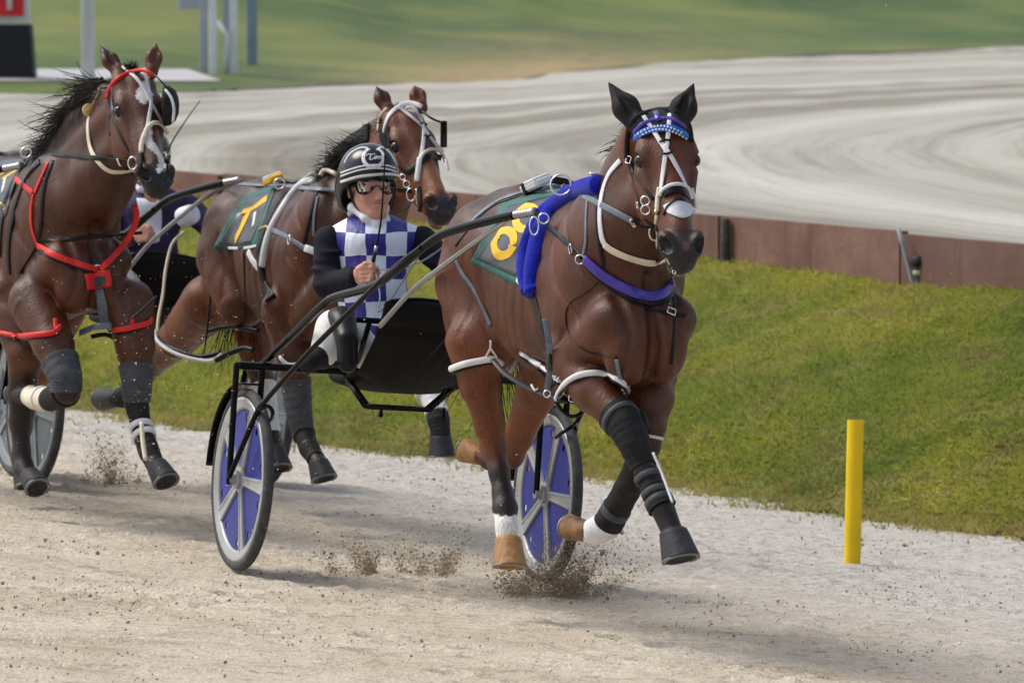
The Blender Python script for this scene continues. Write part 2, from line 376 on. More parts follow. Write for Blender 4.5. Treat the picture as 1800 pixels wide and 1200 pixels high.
def lay(skin, px, off=.004, step=5.0, closed=False):
    """points (x, y) or (x, y, depth) -> 3D polyline lying on the skin, and its normals"""
    q = np.array([(p[0], p[1], p[2] if len(p) > 2 else np.nan) for p in px], float)
    free = ~np.isnan(q[:, 2]); s2 = spline(np.c_[q[:, :2], np.zeros(len(q))], step, closed)[:, :2]
    # nearest control segment decides if the depth was given
    pts, nor = [], []
    cum = np.r_[0, np.cumsum(np.linalg.norm(np.diff(q[:, :2], axis=0), axis=1))]; cs = np.r_[0, np.cumsum(np.linalg.norm(np.diff(s2, axis=0), axis=1))]
    cs = cs / cs[-1] * cum[-1]; allfree = free.all()
    dep = np.interp(cs, cum[free], q[free, 2]) if free.any() else None
    D = np.full(len(s2), np.nan); N = np.tile(-FW, (len(s2), 1))
    for i, (x, y) in enumerate(s2):
        j = min(max(np.searchsorted(cum, cs[i]) - 1, 0), len(q) - 2)
        if free[j] and free[j + 1]: D[i] = dep[i]; N[i] = nrm(-FW + np.array([0, 0, .6])); continue
        h = skin.hit(x, y) if skin else None
        if h is not None:
            N[i] = h[1]; D[i] = proj(h[0] + h[1] * off)[2]
    ok = ~np.isnan(D)
    if not ok.any(): D[:] = 20
    else: D = np.interp(np.arange(len(D)), np.arange(len(D))[ok], D[ok])
    # smooth depth and normals a little so straps bridge hollows
    for _ in range(3):
        Dn = D.copy(); Dn[1:-1] = np.minimum(D[1:-1], .25 * D[:-2] + .5 * D[1:-1] + .25 * D[2:]); D = Dn
        N[1:-1] = N[:-2] + N[1:-1] * 2 + N[2:]; N = nrm(N)
    return np.array([P(x, y, d) for (x, y), d in zip(s2, D)]), N
def strap(mb, skin, px, wpx, th=.005, off=.004, closed=False, mi=0, step=5.0, wide=False):
    p, n = lay(skin, px, off, step, closed); w = wpx / F * np.mean([(q - CAM) @ FW for q in p])
    if wide:      # broad painted strokes on a flank that is seen nearly edge on
        t = nrm(np.gradient(p, axis=0)); m = nrm(n - t * (n * t).sum(1, keepdims=True)); s_ = np.cross(t, m); fc = np.sqrt(np.clip(1 - (s_ @ FW) ** 2, .09, 1)); k = np.convolve(np.pad(1 / fc, 2, 'edge'), np.ones(5) / 5, 'valid')
        prof = flat_prof(w, th); a = np.repeat(k, len(prof)); b = MB(); sweep(b, p, n, prof, closed); v = b.v[0].reshape(len(p), len(prof), 3); c = p[:, None]; d = v - c; al = (d * s_[:, None]).sum(-1, keepdims=True) * s_[:, None]; v = c + d + al * (k[:, None, None] - 1); mb.add(v.reshape(-1, 3), b.f, mi); return
    sweep(mb, p, n, flat_prof(w, th), closed, mi=mi)
def cord(mb, skin, px, wpx, off=.004, closed=False, mi=0, step=5.0, k=8):
    p, n = lay(skin, px, off, step, closed); w = wpx / F * np.mean([(q - CAM) @ FW for q in p]); sweep(mb, p, n, circ(w / 2, k), closed, mi=mi)
def patch(mb, skin, rows, nx=24, ny=16, off=.008, th=.004, mi=0, side=None):
    """rows: list of pixel polylines from top to bottom -> a cloth lying on the skin"""
    R_ = [spline(np.c_[np.asarray(r, float)[:, :2], np.zeros(len(r))], 2.0)[:, :2] for r in rows]
    R_ = np.array([[r[int(round(t * (len(r) - 1)))] for t in np.linspace(0, 1, nx)] for r in R_]); G = []
    for t in np.linspace(0, len(R_) - 1, ny):
        i = min(int(t), len(R_) - 2); G.append(R_[i] * (1 - (t - i)) + R_[i + 1] * (t - i))
    G = np.array(G); Pt = np.full((ny, nx), np.nan); N = np.zeros((ny, nx, 3))
    for a in range(ny):
        for b in range(nx):
            h = skin.hit(*G[a, b])
            if h is not None: Pt[a, b] = proj(h[0] + h[1] * off)[2]; N[a, b] = h[1]
    for a in range(ny):
        ok = ~np.isnan(Pt[a])
        if ok.any(): Pt[a] = np.interp(np.arange(nx), np.arange(nx)[ok], Pt[a][ok])
    ok = ~np.isnan(Pt[:, 0])
    for b in range(nx): Pt[:, b] = np.interp(np.arange(ny), np.arange(ny)[ok], Pt[ok, b])
    for _ in range(2):
        Q = Pt.copy(); Q[1:-1, 1:-1] = np.minimum(Pt[1:-1, 1:-1], (Pt[:-2, 1:-1] + Pt[2:, 1:-1] + Pt[1:-1, :-2] + Pt[1:-1, 2:]) / 4); Pt = Q
    V = np.array([[P(*G[a, b], Pt[a, b]) for b in range(nx)] for a in range(ny)])
    du = np.gradient(V, axis=1); dv = np.gradient(V, axis=0); nn = nrm(np.cross(du, dv)); nn *= np.sign((nn * (CAM - V)).sum(-1, keepdims=True))
    v = np.concatenate([(V + nn * th / 2).reshape(-1, 3), (V - nn * th / 2).reshape(-1, 3)]); f = []; o = nx * ny
    for a in range(ny - 1):
        for b in range(nx - 1):
            i = a * nx + b; f.append((i, i + nx, i + nx + 1, i + 1)); f.append((o + i, o + i + 1, o + i + nx + 1, o + i + nx))
    ed = [a * nx for a in range(ny)] + [(ny - 1) * nx + b for b in range(1, nx)] + [a * nx + nx - 1 for a in range(ny - 2, -1, -1)] + [b for b in range(nx - 2, 0, -1)]
    for i in range(len(ed)): a, b = ed[i], ed[(i + 1) % len(ed)]; f.append((a, a + o, b + o, b))
    mb.add(v, f, mi)
    return Skin(v, f)
# ================================================================== SETTING
def vnoise(x, y, seed=0):
    r = np.random.default_rng(seed).random((256, 256)); xi = np.floor(x).astype(int); yi = np.floor(y).astype(int); fx = x - xi; fy = y - yi
    fx = fx * fx * (3 - 2 * fx); fy = fy * fy * (3 - 2 * fy); g = lambda a, b: r[a % 256, b % 256]
    return (g(xi, yi) * (1 - fx) + g(xi + 1, yi) * fx) * (1 - fy) + (g(xi, yi + 1) * (1 - fx) + g(xi + 1, yi + 1) * fx) * fy
def node_mat(name):
    m = bpy.data.materials.new(name); m.use_nodes = True; n = m.node_tree.nodes; l = m.node_tree.links
    p = n["Principled BSDF"]; p.inputs["Specular IOR Level"].default_value = .25; g = n.new("ShaderNodeNewGeometry")
    def noise(scale, detail=6, rough=.6, vec=None, st=None, dist=0):
        z = n.new("ShaderNodeTexNoise"); z.inputs["Scale"].default_value = scale; z.inputs["Detail"].default_value = detail; z.inputs["Roughness"].default_value = rough; z.inputs["Distortion"].default_value = dist
        v = vec or g.outputs["Position"]
        if st: mp = n.new("ShaderNodeMapping"); mp.inputs["Scale"].default_value = st; l.new(v, mp.inputs[0]); v = mp.outputs[0]
        l.new(v, z.inputs["Vector"]); return z.outputs[0]
    def ramp(fac, stops):
        r = n.new("ShaderNodeValToRGB"); e = r.color_ramp.elements
        while len(e) < len(stops): e.new(.5)
        for q, (t, c) in zip(e, stops): q.position = t; q.color = (*c, 1)
        l.new(fac, r.inputs[0]); return r.outputs[0]
    def mix(f, a, b, bt='MIX'):
        x = n.new("ShaderNodeMix"); x.data_type = 'RGBA'; x.blend_type = bt
        for s, v in ((0, f), (6, a), (7, b)):
            if isinstance(v, (int, float)): x.inputs[s].default_value = v
            elif isinstance(v, tuple): x.inputs[s].default_value = (*v, 1)
            else: l.new(v, x.inputs[s])
        return x.outputs[2]
    def rng_(f, a, b, c=0.0, d=1.0):
        x = n.new("ShaderNodeMapRange"); x.inputs[1].default_value = a; x.inputs[2].default_value = b; x.inputs[3].default_value = c; x.inputs[4].default_value = d; l.new(f, x.inputs[0]); return x.outputs[0]
    def math_(op, a, b=0.0):
        x = n.new("ShaderNodeMath"); x.operation = op
        for i, v in enumerate((a, b)):
            if isinstance(v, (int, float)): x.inputs[i].default_value = v
            else: l.new(v, x.inputs[i])
        return x.outputs[0]
    def bump(h, st, dist=.02):
        b = n.new("ShaderNodeBump"); b.inputs["Strength"].default_value = st; b.inputs["Distance"].default_value = dist; l.new(h, b.inputs["Height"]); l.new(b.outputs[0], p.inputs["Normal"])
    return m, n, l, p, g, noise, ramp, mix, rng_, math_, bump
def track_mat():
    m, n, l, p, g, noise, ramp, mix, rng_, math_, bump = node_mat('sand')
    p.inputs["Roughness"].default_value = .95; p.inputs["Specular IOR Level"].default_value = .1
    n1 = noise(1.3, 7, .62); n2 = noise(9, 6, .7); n3 = noise(38, 4, .7); n4 = noise(4.5, 5, .6, st=(.35, 1, 1))
    base = ramp(n1, [(.3, (.45, .375, .285)), (.52, (.555, .485, .39)), (.72, (.62, .56, .47))])
    base = mix(rng_(n2, .56, .76), base, (.25, .195, .135)); base = mix(rng_(n3, .56, .74, 0, .85), base, (.17, .125, .08))
    base = mix(rng_(n3, .43, .3, 0, .6), base, (.72, .66, .56)); n5 = noise(115, 3, .75); n6 = noise(26, 5, .7, st=(.22, 1, 1))
    base = mix(rng_(n5, .5, .72, 0, .6), base, (.24, .185, .125)); base = mix(rng_(n5, .46, .3, 0, .5), base, (.76, .70, .6)); base = mix(rng_(n6, .52, .74, 0, .5), base, (.28, .225, .16))
    base = mix(rng_(n4, .55, .75, 0, .55), base, (.30, .24, .17))
    # the pale dusty lane along the inner edge
    s = n.new("ShaderNodeVectorMath"); s.operation = 'DOT_PRODUCT'; l.new(g.outputs["Position"], s.inputs[0]); s.inputs[1].default_value = (math.cos(math.radians(24)), math.sin(math.radians(24)), 0)
    off = float(OA[0] * math.cos(math.radians(24)) + OA[1] * math.sin(math.radians(24)))
    wob = math_('ADD', s.outputs["Value"], math_('MULTIPLY', math_('SUBTRACT', noise(.6, 4), .5), 1.6))
    pale = rng_(wob, off + .5, off + 2.3); chalk = mix(rng_(noise(16, 6, .75), .46, .66), (.53, .52, .51), (.22, .205, .18)); chalk = mix(rng_(n5, .5, .72, 0, .6), chalk, (.25, .23, .2))
    base = mix(math_('MULTIPLY', pale, .68), base, chalk)
    l.new(base, p.inputs["Base Color"]); bump(math_('ADD', n2, math_('MULTIPLY', n3, .7)), .75, .03); return m
def infield_mat():
    m, n, l, p, g, noise, ramp, mix, rng_, math_, bump = node_mat('infield_sand')
    p.inputs["Roughness"].default_value = .95; p.inputs["Specular IOR Level"].default_value = .1
    # harrow marks: rings about the centre of the bend
    mpp = n.new('ShaderNodeMapping'); mpp.inputs['Scale'].default_value = (1, 1, 0); l.new(g.outputs['Position'], mpp.inputs[0]); d = n.new("ShaderNodeVectorMath"); d.operation = 'DISTANCE'; l.new(mpp.outputs[0], d.inputs[0]); d.inputs[1].default_value = (33, 43.5, 0)
    wob = math_('ADD', d.outputs["Value"], math_('MULTIPLY', math_('SUBTRACT', noise(.12, 3), .5), .6))
    cx = n.new("ShaderNodeCombineXYZ"); l.new(wob, cx.inputs[0]); l.new(math_('MULTIPLY', noise(.05, 2), 1.2), cx.inputs[1])
    r1 = noise(.85, 5, .62, vec=cx.outputs[0]); r2 = noise(3.4, 4, .7, vec=cx.outputs[0]); n1 = noise(.35, 5); n2 = noise(5, 6, .7)
    base = ramp(r1, [(.39, (.17, .155, .125)), (.45, (.25, .235, .195)), (.49, (.36, .345, .30)), (.6, (.44, .425, .38)), (.72, (.50, .485, .44))])
    base = mix(rng_(r2, .48, .64, 0, .7), base, (.20, .185, .15)); base = mix(rng_(noise(9, 4, .7, vec=cx.outputs[0]), .5, .7, 0, .4), base, (.24, .23, .2)); base = mix(rng_(n1, .4, .75, 0, .3), base, (.44, .44, .43)); base = mix(rng_(n2, .52, .75, 0, .4), base, (.33, .32, .3))
    l.new(base, p.inputs["Base Color"]); bump(n2, .5, .03); return m
def grass_mat(name, far=False):
    m, n, l, p, g, noise, ramp, mix, rng_, math_, bump = node_mat(name)
    p.inputs["Roughness"].default_value = .75
    k = .25 if far else 1.0
    n1 = noise(.55 * k, 5, .6, st=(1, .6, 1)); n2 = noise(2.2 * k, 6, .68); n3 = noise(14 * k, 5, .7); n4 = noise(.9 * k, 4, .6, st=(.8, .6, 1))
    base = ramp(n1, [(.32, (.018, .045, .008)), (.46, (.045, .088, .014)), (.58, (.10, .135, .024)), (.7, (.17, .18, .034))]) if far else ramp(n1, [(.3, (.085, .155, .022)), (.45, (.19, .25, .036)), (.58, (.33, .335, .05)), (.72, (.46, .42, .05))])
    base = mix(rng_(n2, .52, .72, 0, .7), base, (.14,.13,.05) if far else (.25, .20, .09)); base = mix(rng_(n2, .42, .28, 0, .8), base, (.11, .19, .025))
    base = mix(rng_(n3, .5, .8, 0, .45), base, (.14,.15,.06) if far else (.27,.22,.11)); base = mix(rng_(n4, .6, .75, 0, .6), base, (.16, .2, .03) if far else (.34, .30, .03))
    if not far: base = mix(rng_(noise(3.2, 5, .7, st=(.35, 1, 1)), .54, .7, 0, .6), base, (.42, .35, .15)); base = mix(1.0, base, (1.24, 1.22, 1.15), 'MULTIPLY')
    at = n.new("ShaderNodeAttribute"); at.attribute_name = 'dry'; base = mix(math_('MULTIPLY', at.outputs["Fac"], rng_(n3, .25, .6)), base, (.33, .22, .12))
    l.new(base, p.inputs["Base Color"])
    up = n.new("ShaderNodeCombineXYZ"); up.inputs[1].default_value = -.25; up.inputs[2].default_value = .97
    if not far:
        b = n.new("ShaderNodeBump"); b.inputs["Strength"].default_value = .8; b.inputs["Distance"].default_value = .03; l.new(n3, b.inputs["Height"]); l.new(up.outputs[0], b.inputs["Normal"]); l.new(b.outputs[0], p.inputs["Normal"])
    tr = n.new("ShaderNodeBsdfTranslucent"); l.new(base, tr.inputs[0]); xs = n.new("ShaderNodeMixShader"); xs.inputs[0].default_value = .4
    l.new(p.outputs[0], xs.inputs[1]); l.new(tr.outputs[0], xs.inputs[2])
    if not far: l.new(xs.outputs[0], n["Material Output"].inputs[0])
    return m
M['sand'] = track_mat(); M['infield_sand'] = infield_mat(); M['turf'] = grass_mat('turf'); M['turf_far'] = grass_mat('turf_far', True)
def boards_mat():
    m, n, l, p, g, noise, ramp, mix, rng_, math_, bump = node_mat('boards')
    p.inputs["Roughness"].default_value = .75
    n1 = noise(1.5, 6, .65); n2 = noise(7, 6, .7, st=(.5, .5, 2.0)); n3 = noise(30, 4)
    base = ramp(n1, [(.3, (.11, .05, .036)), (.5, (.19, .10, .078)), (.7, (.26, .165, .135))])
    base = mix(rng_(n2, .54, .72, 0, .7), base, (.115, .06, .042)); base = mix(rng_(n3, .62, .75, 0, .5), base, (.33, .27, .24)); oi = n.new('ShaderNodeObjectInfo'); base = mix(rng_(oi.outputs['Random'], 0, 1, .0, .55), base, (.10, .062, .05)); base = mix(rng_(noise(2.2, 6, .75, st=(2.5, 2.5, .5)), .52, .66, 0, .7), base, (.085, .05, .038))
    l.new(base, p.inputs["Base Color"]); bump(n2, .3, .01); return m
M['boards'] = boards_mat()
M['path'] = mat('path', (.42, .41, .42), .9, var=.1, vscale=.6)
def sheet(name, rows, m, attrs=None, sub=None, label=None, cat=None):
    """rows: list of equally long world polylines -> one ground sheet"""
    G = np.array(rows); ny, nx = G.shape[:2]; mb = MB()
    f = [(a * nx + b, a * nx + b + 1, (a + 1) * nx + b + 1, (a + 1) * nx + b) for a in range(ny - 1) for b in range(nx - 1)]
    mb.add(G.reshape(-1, 3), f); o = mb.build(name, m)
    if attrs is not None:
        at = o.data.attributes.new('dry', 'FLOAT', 'POINT'); at.data.foreach_set('value', np.asarray(attrs, np.float32).ravel())
    o['kind'] = 'structure'; return o
def ext(pts, a=40, b=40):
    p = np.asarray(pts, float); return np.vstack([p[0] + nrm(p[0] - p[2]) * a, p, p[-1] + nrm(p[-1] - p[-3]) * b])
def dens(pts, n=260):
    p = np.asarray(pts); s = np.r_[0, np.cumsum(np.linalg.norm(np.diff(p, axis=0), axis=1))]; t = np.linspace(0, 1, n)
    return np.stack([np.interp(t, np.linspace(0, 1, len(p)), p[:, i]) for i in range(3)], 1)
EX = [-500, 0, 150, 400, 600, 800, 1000, 1200, 1480, 1800, 2300]
EY = [630, 696, 716, 757, 785, 806, 833, 858, 903, 943, 1010]
edge = np.array([track_hit(x, y) for x, y in zip(EX, EY)])
WT = [(-500, 225, 47), (0, 270, 43.5), (150, 284, 42.3), (310, 298, 41), (560, 320, 39.2), (820, 343, 37.5), (1020, 362, 36), (1235, 383, 34.5), (1600, 415, 32), (1800, 432, 31), (2300, 474, 28.6)]
WB = [(-500, 270), (0, 318), (150, 334), (310, 346), (560, 374), (820, 404), (1020, 424), (1235, 452), (1600, 508), (1800, 518), (2300, 570)]
wtop = np.array([P(*q) for q in WT]); wbase = np.array([P(x, y, q[2]) for (x, y), q in zip(WB, WT)])
wbase[:, :2] = wtop[:, :2]
edgeX = ext(edge, 60, 26); wtopX = ext(wtop, 60, 26); wbaseX = ext(wbase, 60, 26)
wbaseX[0, 2] = wbase[0, 2]; wbaseX[-1, 2] = wbase[-1, 2]; wtopX[0, 2] = wbase[0, 2] + .25; wtopX[-1, 2] = wbase[-1, 2] + .27
edgeX[:, 2] = track_z(edgeX[:, 0], edgeX[:, 1])
# the racing track: one banked sheet of raked sand, fine where it is seen
out = nrm(-FA.ey * np.array([1, 1, 0]))
_s = np.r_[0, np.cumsum(np.linalg.norm(np.diff(edgeX, axis=0), axis=1))]; _m = _s[1:-1]; fine = np.arange(_m[1] - 1.0, _m[-1] + 7.0, .026)
sv = np.unique(np.r_[np.linspace(0, fine[0], 30), fine, np.linspace(fine[-1], _s[-1], 20)]); e0 = np.stack([np.interp(sv, _s, edgeX[:, i]) for i in range(3)], 1)
ts = np.r_[-.6, np.arange(0, 8.6, .026), np.linspace(8.7, 60, 70)]
# columns run along the edge, rows step outwards towards the camera
G = e0[None] + ts[:, None, None] * out[None, None]; x, y = G[..., 0], G[..., 1]
u_ = (x - OA[0]) * FA.ex[0] + (y - OA[1]) * FA.ex[1]; v_ = (x - OA[0]) * FA.ey[0] + (y - OA[1]) * FA.ey[1]
churn = .45 + .9 * vnoise(u_ * .8 + 9, v_ * 1.6, 15)
hgt = (vnoise(u_ * 1.1, v_ * 1.9, 1) - .5) * .02 + .75 * churn * ((vnoise(u_ * 5, v_ * 7, 2) - .5) * .012 + (vnoise(u_ * 13, v_ * 16, 3) - .5) * .013 + np.maximum(vnoise(u_ * 24, v_ * 27, 4) - .62, 0) * .045)
for wv in (-.635, .635): hgt -= .010 * np.exp(-((v_ - wv) / .02) ** 2) * (u_ < .05)            # wheel marks behind the sulky
for wv, wu in ((1.05, -4), (-.25, -4), (-1.35, -1.5), (1.9, 9)): hgt -= .006 * np.exp(-((v_ - wv - .02 * np.sin(u_)) / .022) ** 2)
_r = np.random.default_rng(17)                                                                  # hoof prints
for k in range(170):
    hu, hv = _r.uniform(-11, 5), _r.uniform(-3.4, 2.6); d2 = np.hypot((u_ - hu) / 1.15, v_ - hv)
    if k < 26: hu = -9 + k * .55; hv = (-.13, .15)[k % 2]; d2 = np.hypot((u_ - hu) / 1.15, v_ - hv)
    hgt += -.019 * np.exp(-(d2 / .055) ** 4) + .011 * np.exp(-((d2 - .085) / .025) ** 2)
G[..., 2] = track_z(x, y) + hgt - (ts[:, None] < 0) * .05
track = sheet('track', G, 'sand')
# the grass bank between the track and the boards
ne = 200; e1, b1 = dens(edgeX, ne), dens(wbaseX, ne); rows = []; dry = []
ej = np.c_[(vnoise(np.arange(ne) * .9, np.zeros(ne), 5) - .5)[:, None] * .35 * out[None, :2], np.zeros(ne)]
for t in np.linspace(0, 1, 46):
    r = e1 + (b1 - e1) * t + ej * (1 - t) ** 14; bulge = .16 * math.sin(math.pi * t) ** 1 - .10 * math.exp(-t * 12)
    r[:, 2] += bulge * .6 + (vnoise(r[:, 0] * .8, r[:, 1] * .8, 6) - .5) * .1 * math.sin(math.pi * t) + (vnoise(r[:, 0] * 4, r[:, 1] * 4, 7) - .5) * .03 + .02
    rows.append(r); dry.append(np.full(ne, max(0, .75 - t * 14) + max(0, (t - .97) * 20) * .6))
bank_rows = np.array(rows); sheet('grass_bank', rows, 'turf', dry)
# a mown turf of real blades over the bank
def blades(n):
    ny, nx = bank_rows.shape[:2]
    # only the stretch the bank shows
    cols = rng.uniform(.12, .93, n) * (nx - 1); rw = rng.random(n) ** 1.25 * (ny - 1) * .995; i, j = rw.astype(int), cols.astype(int); a, b = (rw - i)[:, None], (cols - j)[:, None]
    p = (bank_rows[i, j] * (1 - a) + bank_rows[i + 1, j] * a) * (1 - b) + (bank_rows[i, j + 1] * (1 - a) + bank_rows[i + 1, j + 1] * a) * b
    # tufts and runners creeping out over the sand along the ragged lower edge
    m_ = int(n * .06); jj = rng.uniform(.12, .93, m_) * (nx - 1); j2 = jj.astype(int); q = bank_rows[0, j2] + (bank_rows[0, j2 + 1] - bank_rows[0, j2]) * (jj - j2)[:, None]; clump = vnoise(jj * 2.3, jj * 0, 14)
    q = q + np.c_[rng.exponential(.03 + .22 * clump ** 3, m_)[:, None] * out[None, :2], np.zeros(m_)]; q[:, 2] = track_z(q[:, 0], q[:, 1]); p[:m_] = q; rw[:m_] = 0
    th = rng.random(n) * 6.283; h = rng.uniform(.012, .030, n) * (1 + .7 * (vnoise(p[:, 0] * 1.4, p[:, 1] * 1.4, 8) - .3)); w = rng.uniform(.004, .008, n)
    # taller, rougher growth along both margins
    h *= 1 + 1.0 * np.exp(-rw * .55) * rng.random(n) + .8 * np.exp(-(ny - 1 - rw) * .8) * rng.random(n)
    d = np.c_[np.cos(th), np.sin(th), np.zeros(n)]; lean = rng.normal(0, .95, (n, 2)) * h[:, None]
    v = np.empty((n * 3, 3)); v[0::3] = p - d * w[:, None]; v[1::3] = p + d * w[:, None]; v[2::3] = p + np.c_[lean, h]
    me = bpy.data.meshes.new('grass'); me.vertices.add(n * 3); me.vertices.foreach_set('co', v.ravel().astype(np.float32)); me.loops.add(n * 3)
    me.loops.foreach_set('vertex_index', np.arange(n * 3, dtype=np.int32)); me.polygons.add(n); me.polygons.foreach_set('loop_start', np.arange(0, n * 3, 3, dtype=np.int32))
    me.materials.append(M['turf']); at = me.attributes.new('dry', 'FLOAT', 'POINT')
    dv = np.clip(.8 - rw / (ny - 1) * 9, 0, 1) * (rng.random(n) > .35) + (rng.random(n) < .12) * .8; at.data.foreach_set('value', np.repeat(dv, 3).astype(np.float32))
    me.update(); me.validate(); o = bpy.data.objects.new('grass', me); COL.objects.link(o); return tag(o, 'short mown grass growing on the bank between track and boards', 'grass', kind='stuff')
blades(300000)
# the training track beyond the boards, held up by them
FX = [-900, 0, 240, 520, 700, 900, 1000, 1200, 1500, 1800, 2300]; FYd = [(168, 60), (168, 60), (166, 62), (158, 66), (145, 70), (143, 72), (126, 75), (109, 79), (97, 84), (81, 90), (60, 100)]
fedge = np.array([P(x, y, d) for x, (y, d) in zip(FX, FYd)]); fedgeX = ext(fedge, 80, 60); fedgeX[0, 2] = fedge[0, 2]; fedgeX[-1, 2] = fedge[-1, 2]
t1, f1 = dens(wtopX, ne), dens(fedgeX, ne); rows = []
for t in np.linspace(0, 1, 60):
    r = t1 + (f1 - t1) * t; r[:, 2] += (vnoise(r[:, 0] * 1.2, r[:, 1] * 1.2, 9) - .5) * .05 * min(1, t * 10) - .015 * (t < .01); rows.append(r)
sheet('infield_track', rows, 'infield_sand')
# the lawn and the rise beyond it
h1 = f1.copy(); hill = []; dry = []
for k, (dy, zz) in enumerate(((0, .012), (3, .08), (9, .25), (20, .75), (38, 2.3), (60, 4.4), (110, 9.5), (200, 15), (420, 22), (900, 22))):
    r = h1.copy(); r[:, 1] += dy; r[:, 0] *= 1 + dy / 110; r[:, 2] += zz + (vnoise(r[:, 0] * .3, r[:, 1] * .3, 11) - .5) * (.1 if dy < 30 else .6); hill.append(r)
    dry.append(np.clip({0: 1.0, 3: 1.0, 9: .45}.get(dy, 0) * np.exp(-((np.linspace(0, 1, ne) - .52) / .14) ** 2) * 1.1, 0, 1))
sheet('lawn', hill, 'turf_far', dry)
# grey path across the lawn on the left
pr_ = [np.array([P(x, 122, 73) for x in (-700, -200, 60, 230, 340)]), np.array([P(x, y, 67) for x, y in ((-700, 143), (-200, 143), (60, 143), (230, 144), (390, 143))])]
for r in pr_: r[:, 2] += .0
pth = []
for t in np.linspace(0, 1, 6): pth.append(dens(pr_[0] + (pr_[1] - pr_[0]) * t, 40))
# lie the path on the lawn
def lawn_skin():
    Hh = np.array(hill); ny, nx = Hh.shape[:2]; return BVHTree.FromPolygons([tuple(v) for v in Hh.reshape(-1, 3)], [(a * nx + b, a * nx + b + 1, (a + 1) * nx + b + 1, (a + 1) * nx + b) for a in range(ny - 1) for b in range(nx - 1)])
LS = lawn_skin()
def on_lawn(p, off=.012):
    r = LS.ray_cast(Vector((p[0], p[1], 80)), Vector((0, 0, -1))); return np.array([p[0], p[1], (r[0].z if r[0] else p[2]) + off])
def lawn_px(px, py):
    d = nrm(P(px, py, 1) - CAM); r = LS.ray_cast(Vector(CAM + d * 45), Vector(d)); return np.array(r[0]) if r[0] else P(px, py, 70)
pth = [[on_lawn(lawn_px(x + (80 - 16 * a) * 0, y)) for x in np.linspace(-600, 330 + a * 12, 60)] for a, y in enumerate(np.linspace(123, 144, 6))]
sheet('path', pth, 'path')
# ------------------------------------------------------------------ retaining boards
wall = root('retaining_wall', wbase[5], 'low retaining wall of weathered brown boards between grass bank and training track', 'retaining wall')
nrmw = nrm(np.cross(wtop[-1] - wtop[0], [0, 0, 1.])); nrmw = nrmw * np.sign(nrmw @ (CAM - wtop[5]))
Wt, Wb = dens(wtopX, 900), dens(wbaseX, 900); cs = np.r_[0, np.cumsum(np.linalg.norm(np.diff(Wt[:, :2], axis=0), axis=1))]
pos = lambda s: (np.array([np.interp(s, cs, Wt[:, i]) for i in range(3)]), np.array([np.interp(s, cs, Wb[:, i]) for i in range(3)]))
s0 = cs[np.argmin(np.abs(Wt[:, 0] - wtop[0, 0]))]; s1 = cs[np.argmin(np.abs(Wt[:, 0] - wtop[-1, 0]))]
sj = np.arange(s0 - 6, s1 + 8, 2.35); posts_s = []
for i in range(len(sj) - 1):
    mb = MB(); a, b = sj[i] + .011, sj[i + 1] - .011; ks = np.linspace(a, b, 8); lean = rng.normal(0, .006); v = []
    dz = rng.normal(0, .008)
    for s in ks:
        T_, B_ = pos(s); n_ = nrmw
        wv = rng.normal(0, .003)
        for q, zz in ((T_, dz + .012), (B_, -.25)):
            for off in (.035 + lean + wv, -.035): v.append(q + n_ * off + np.array([0, 0, zz]))
    f = []
    for k in range(7):
        o = k * 4; f += [(o, o + 2, o + 6, o + 4), (o + 1, o + 5, o + 7, o + 3), (o, o + 4, o + 5, o + 1), (o + 2, o + 3, o + 7, o + 6)]
    f += [(0, 1, 3, 2), (28, 30, 31, 29)]
    mb.add(np.array(v), f); mb.build('board', 'boards', wall, smooth=False)
def s_at(px): # arc position of the wall under a pixel column
    return cs[np.argmin([abs(proj(p)[0] - px) for p in Wt])]
mb = MB(); T_, B_ = pos(s_at(1295)); c = (T_ + B_) / 2 + nrmw * .075
lathe(mb, np.array([c[0], c[1], B_[2] - .1]), (0, 0, 1), [(.032, 0), (.033, .1), (.031, .2), (.030, T_[2] - B_[2] + .105), (.024, T_[2] - B_[2] + .115), (0, T_[2] - B_[2] + .117)], 14)
tag(mb.build('fence_stump', mat('weathered', (.06, .055, .05), .85, var=.4, vscale=20, bump=.4)), 'short dark weathered stump standing against the brown boards', 'stump')
T_, B_ = pos(s_at(1603)); c = np.array([*(B_ + nrmw * .12)[:2], B_[2]])
mb = MB(); p0 = P(1606, 503, proj(c)[2]); p1 = P(1580, 403, proj(c)[2] - .02); tube(mb, np.linspace(p0 + (p0 - p1) * .3, p1, 6), .013, 10)
tag(mb.build('steel_stake', M['post_grey']), 'thin grey stake leaning in front of the brown boards', 'stake')
mb = MB(); c = P(1616, 500, proj(c)[2] - .03); tk = root('stub_post', c, 'dark stub post with pale tape band and clamp beside the leaning stake', 'stub post')
lathe(mb, c + [0, 0, -.1], (0, 0, 1), [(.034, 0), (.036, .1), (.035, .17), (.034, .21)], 14); mb.build('pipe', mat('pipe_dark', (.05, .05, .052), .6, var=.3), tk)
mb = MB(); lathe(mb, c + [0, 0, .11], (0, 0, 1), [(.05, 0), (.055, .012), (.052, .03), (.05, .05), (.03, .056), (0, .057)], 14); mb.build('cap', mat('cap_dark', (.02, .02, .022), .6, var=.3), tk)
mb = MB(); lathe(mb, c + [0, 0, .055], (0, 0, 1), [(.0365, 0), (.039, .004), (.039, .022), (.0365, .026)], 14); mb.build('tape_band', mat('tape', (.45, .42, .25), .6, var=.3), tk)
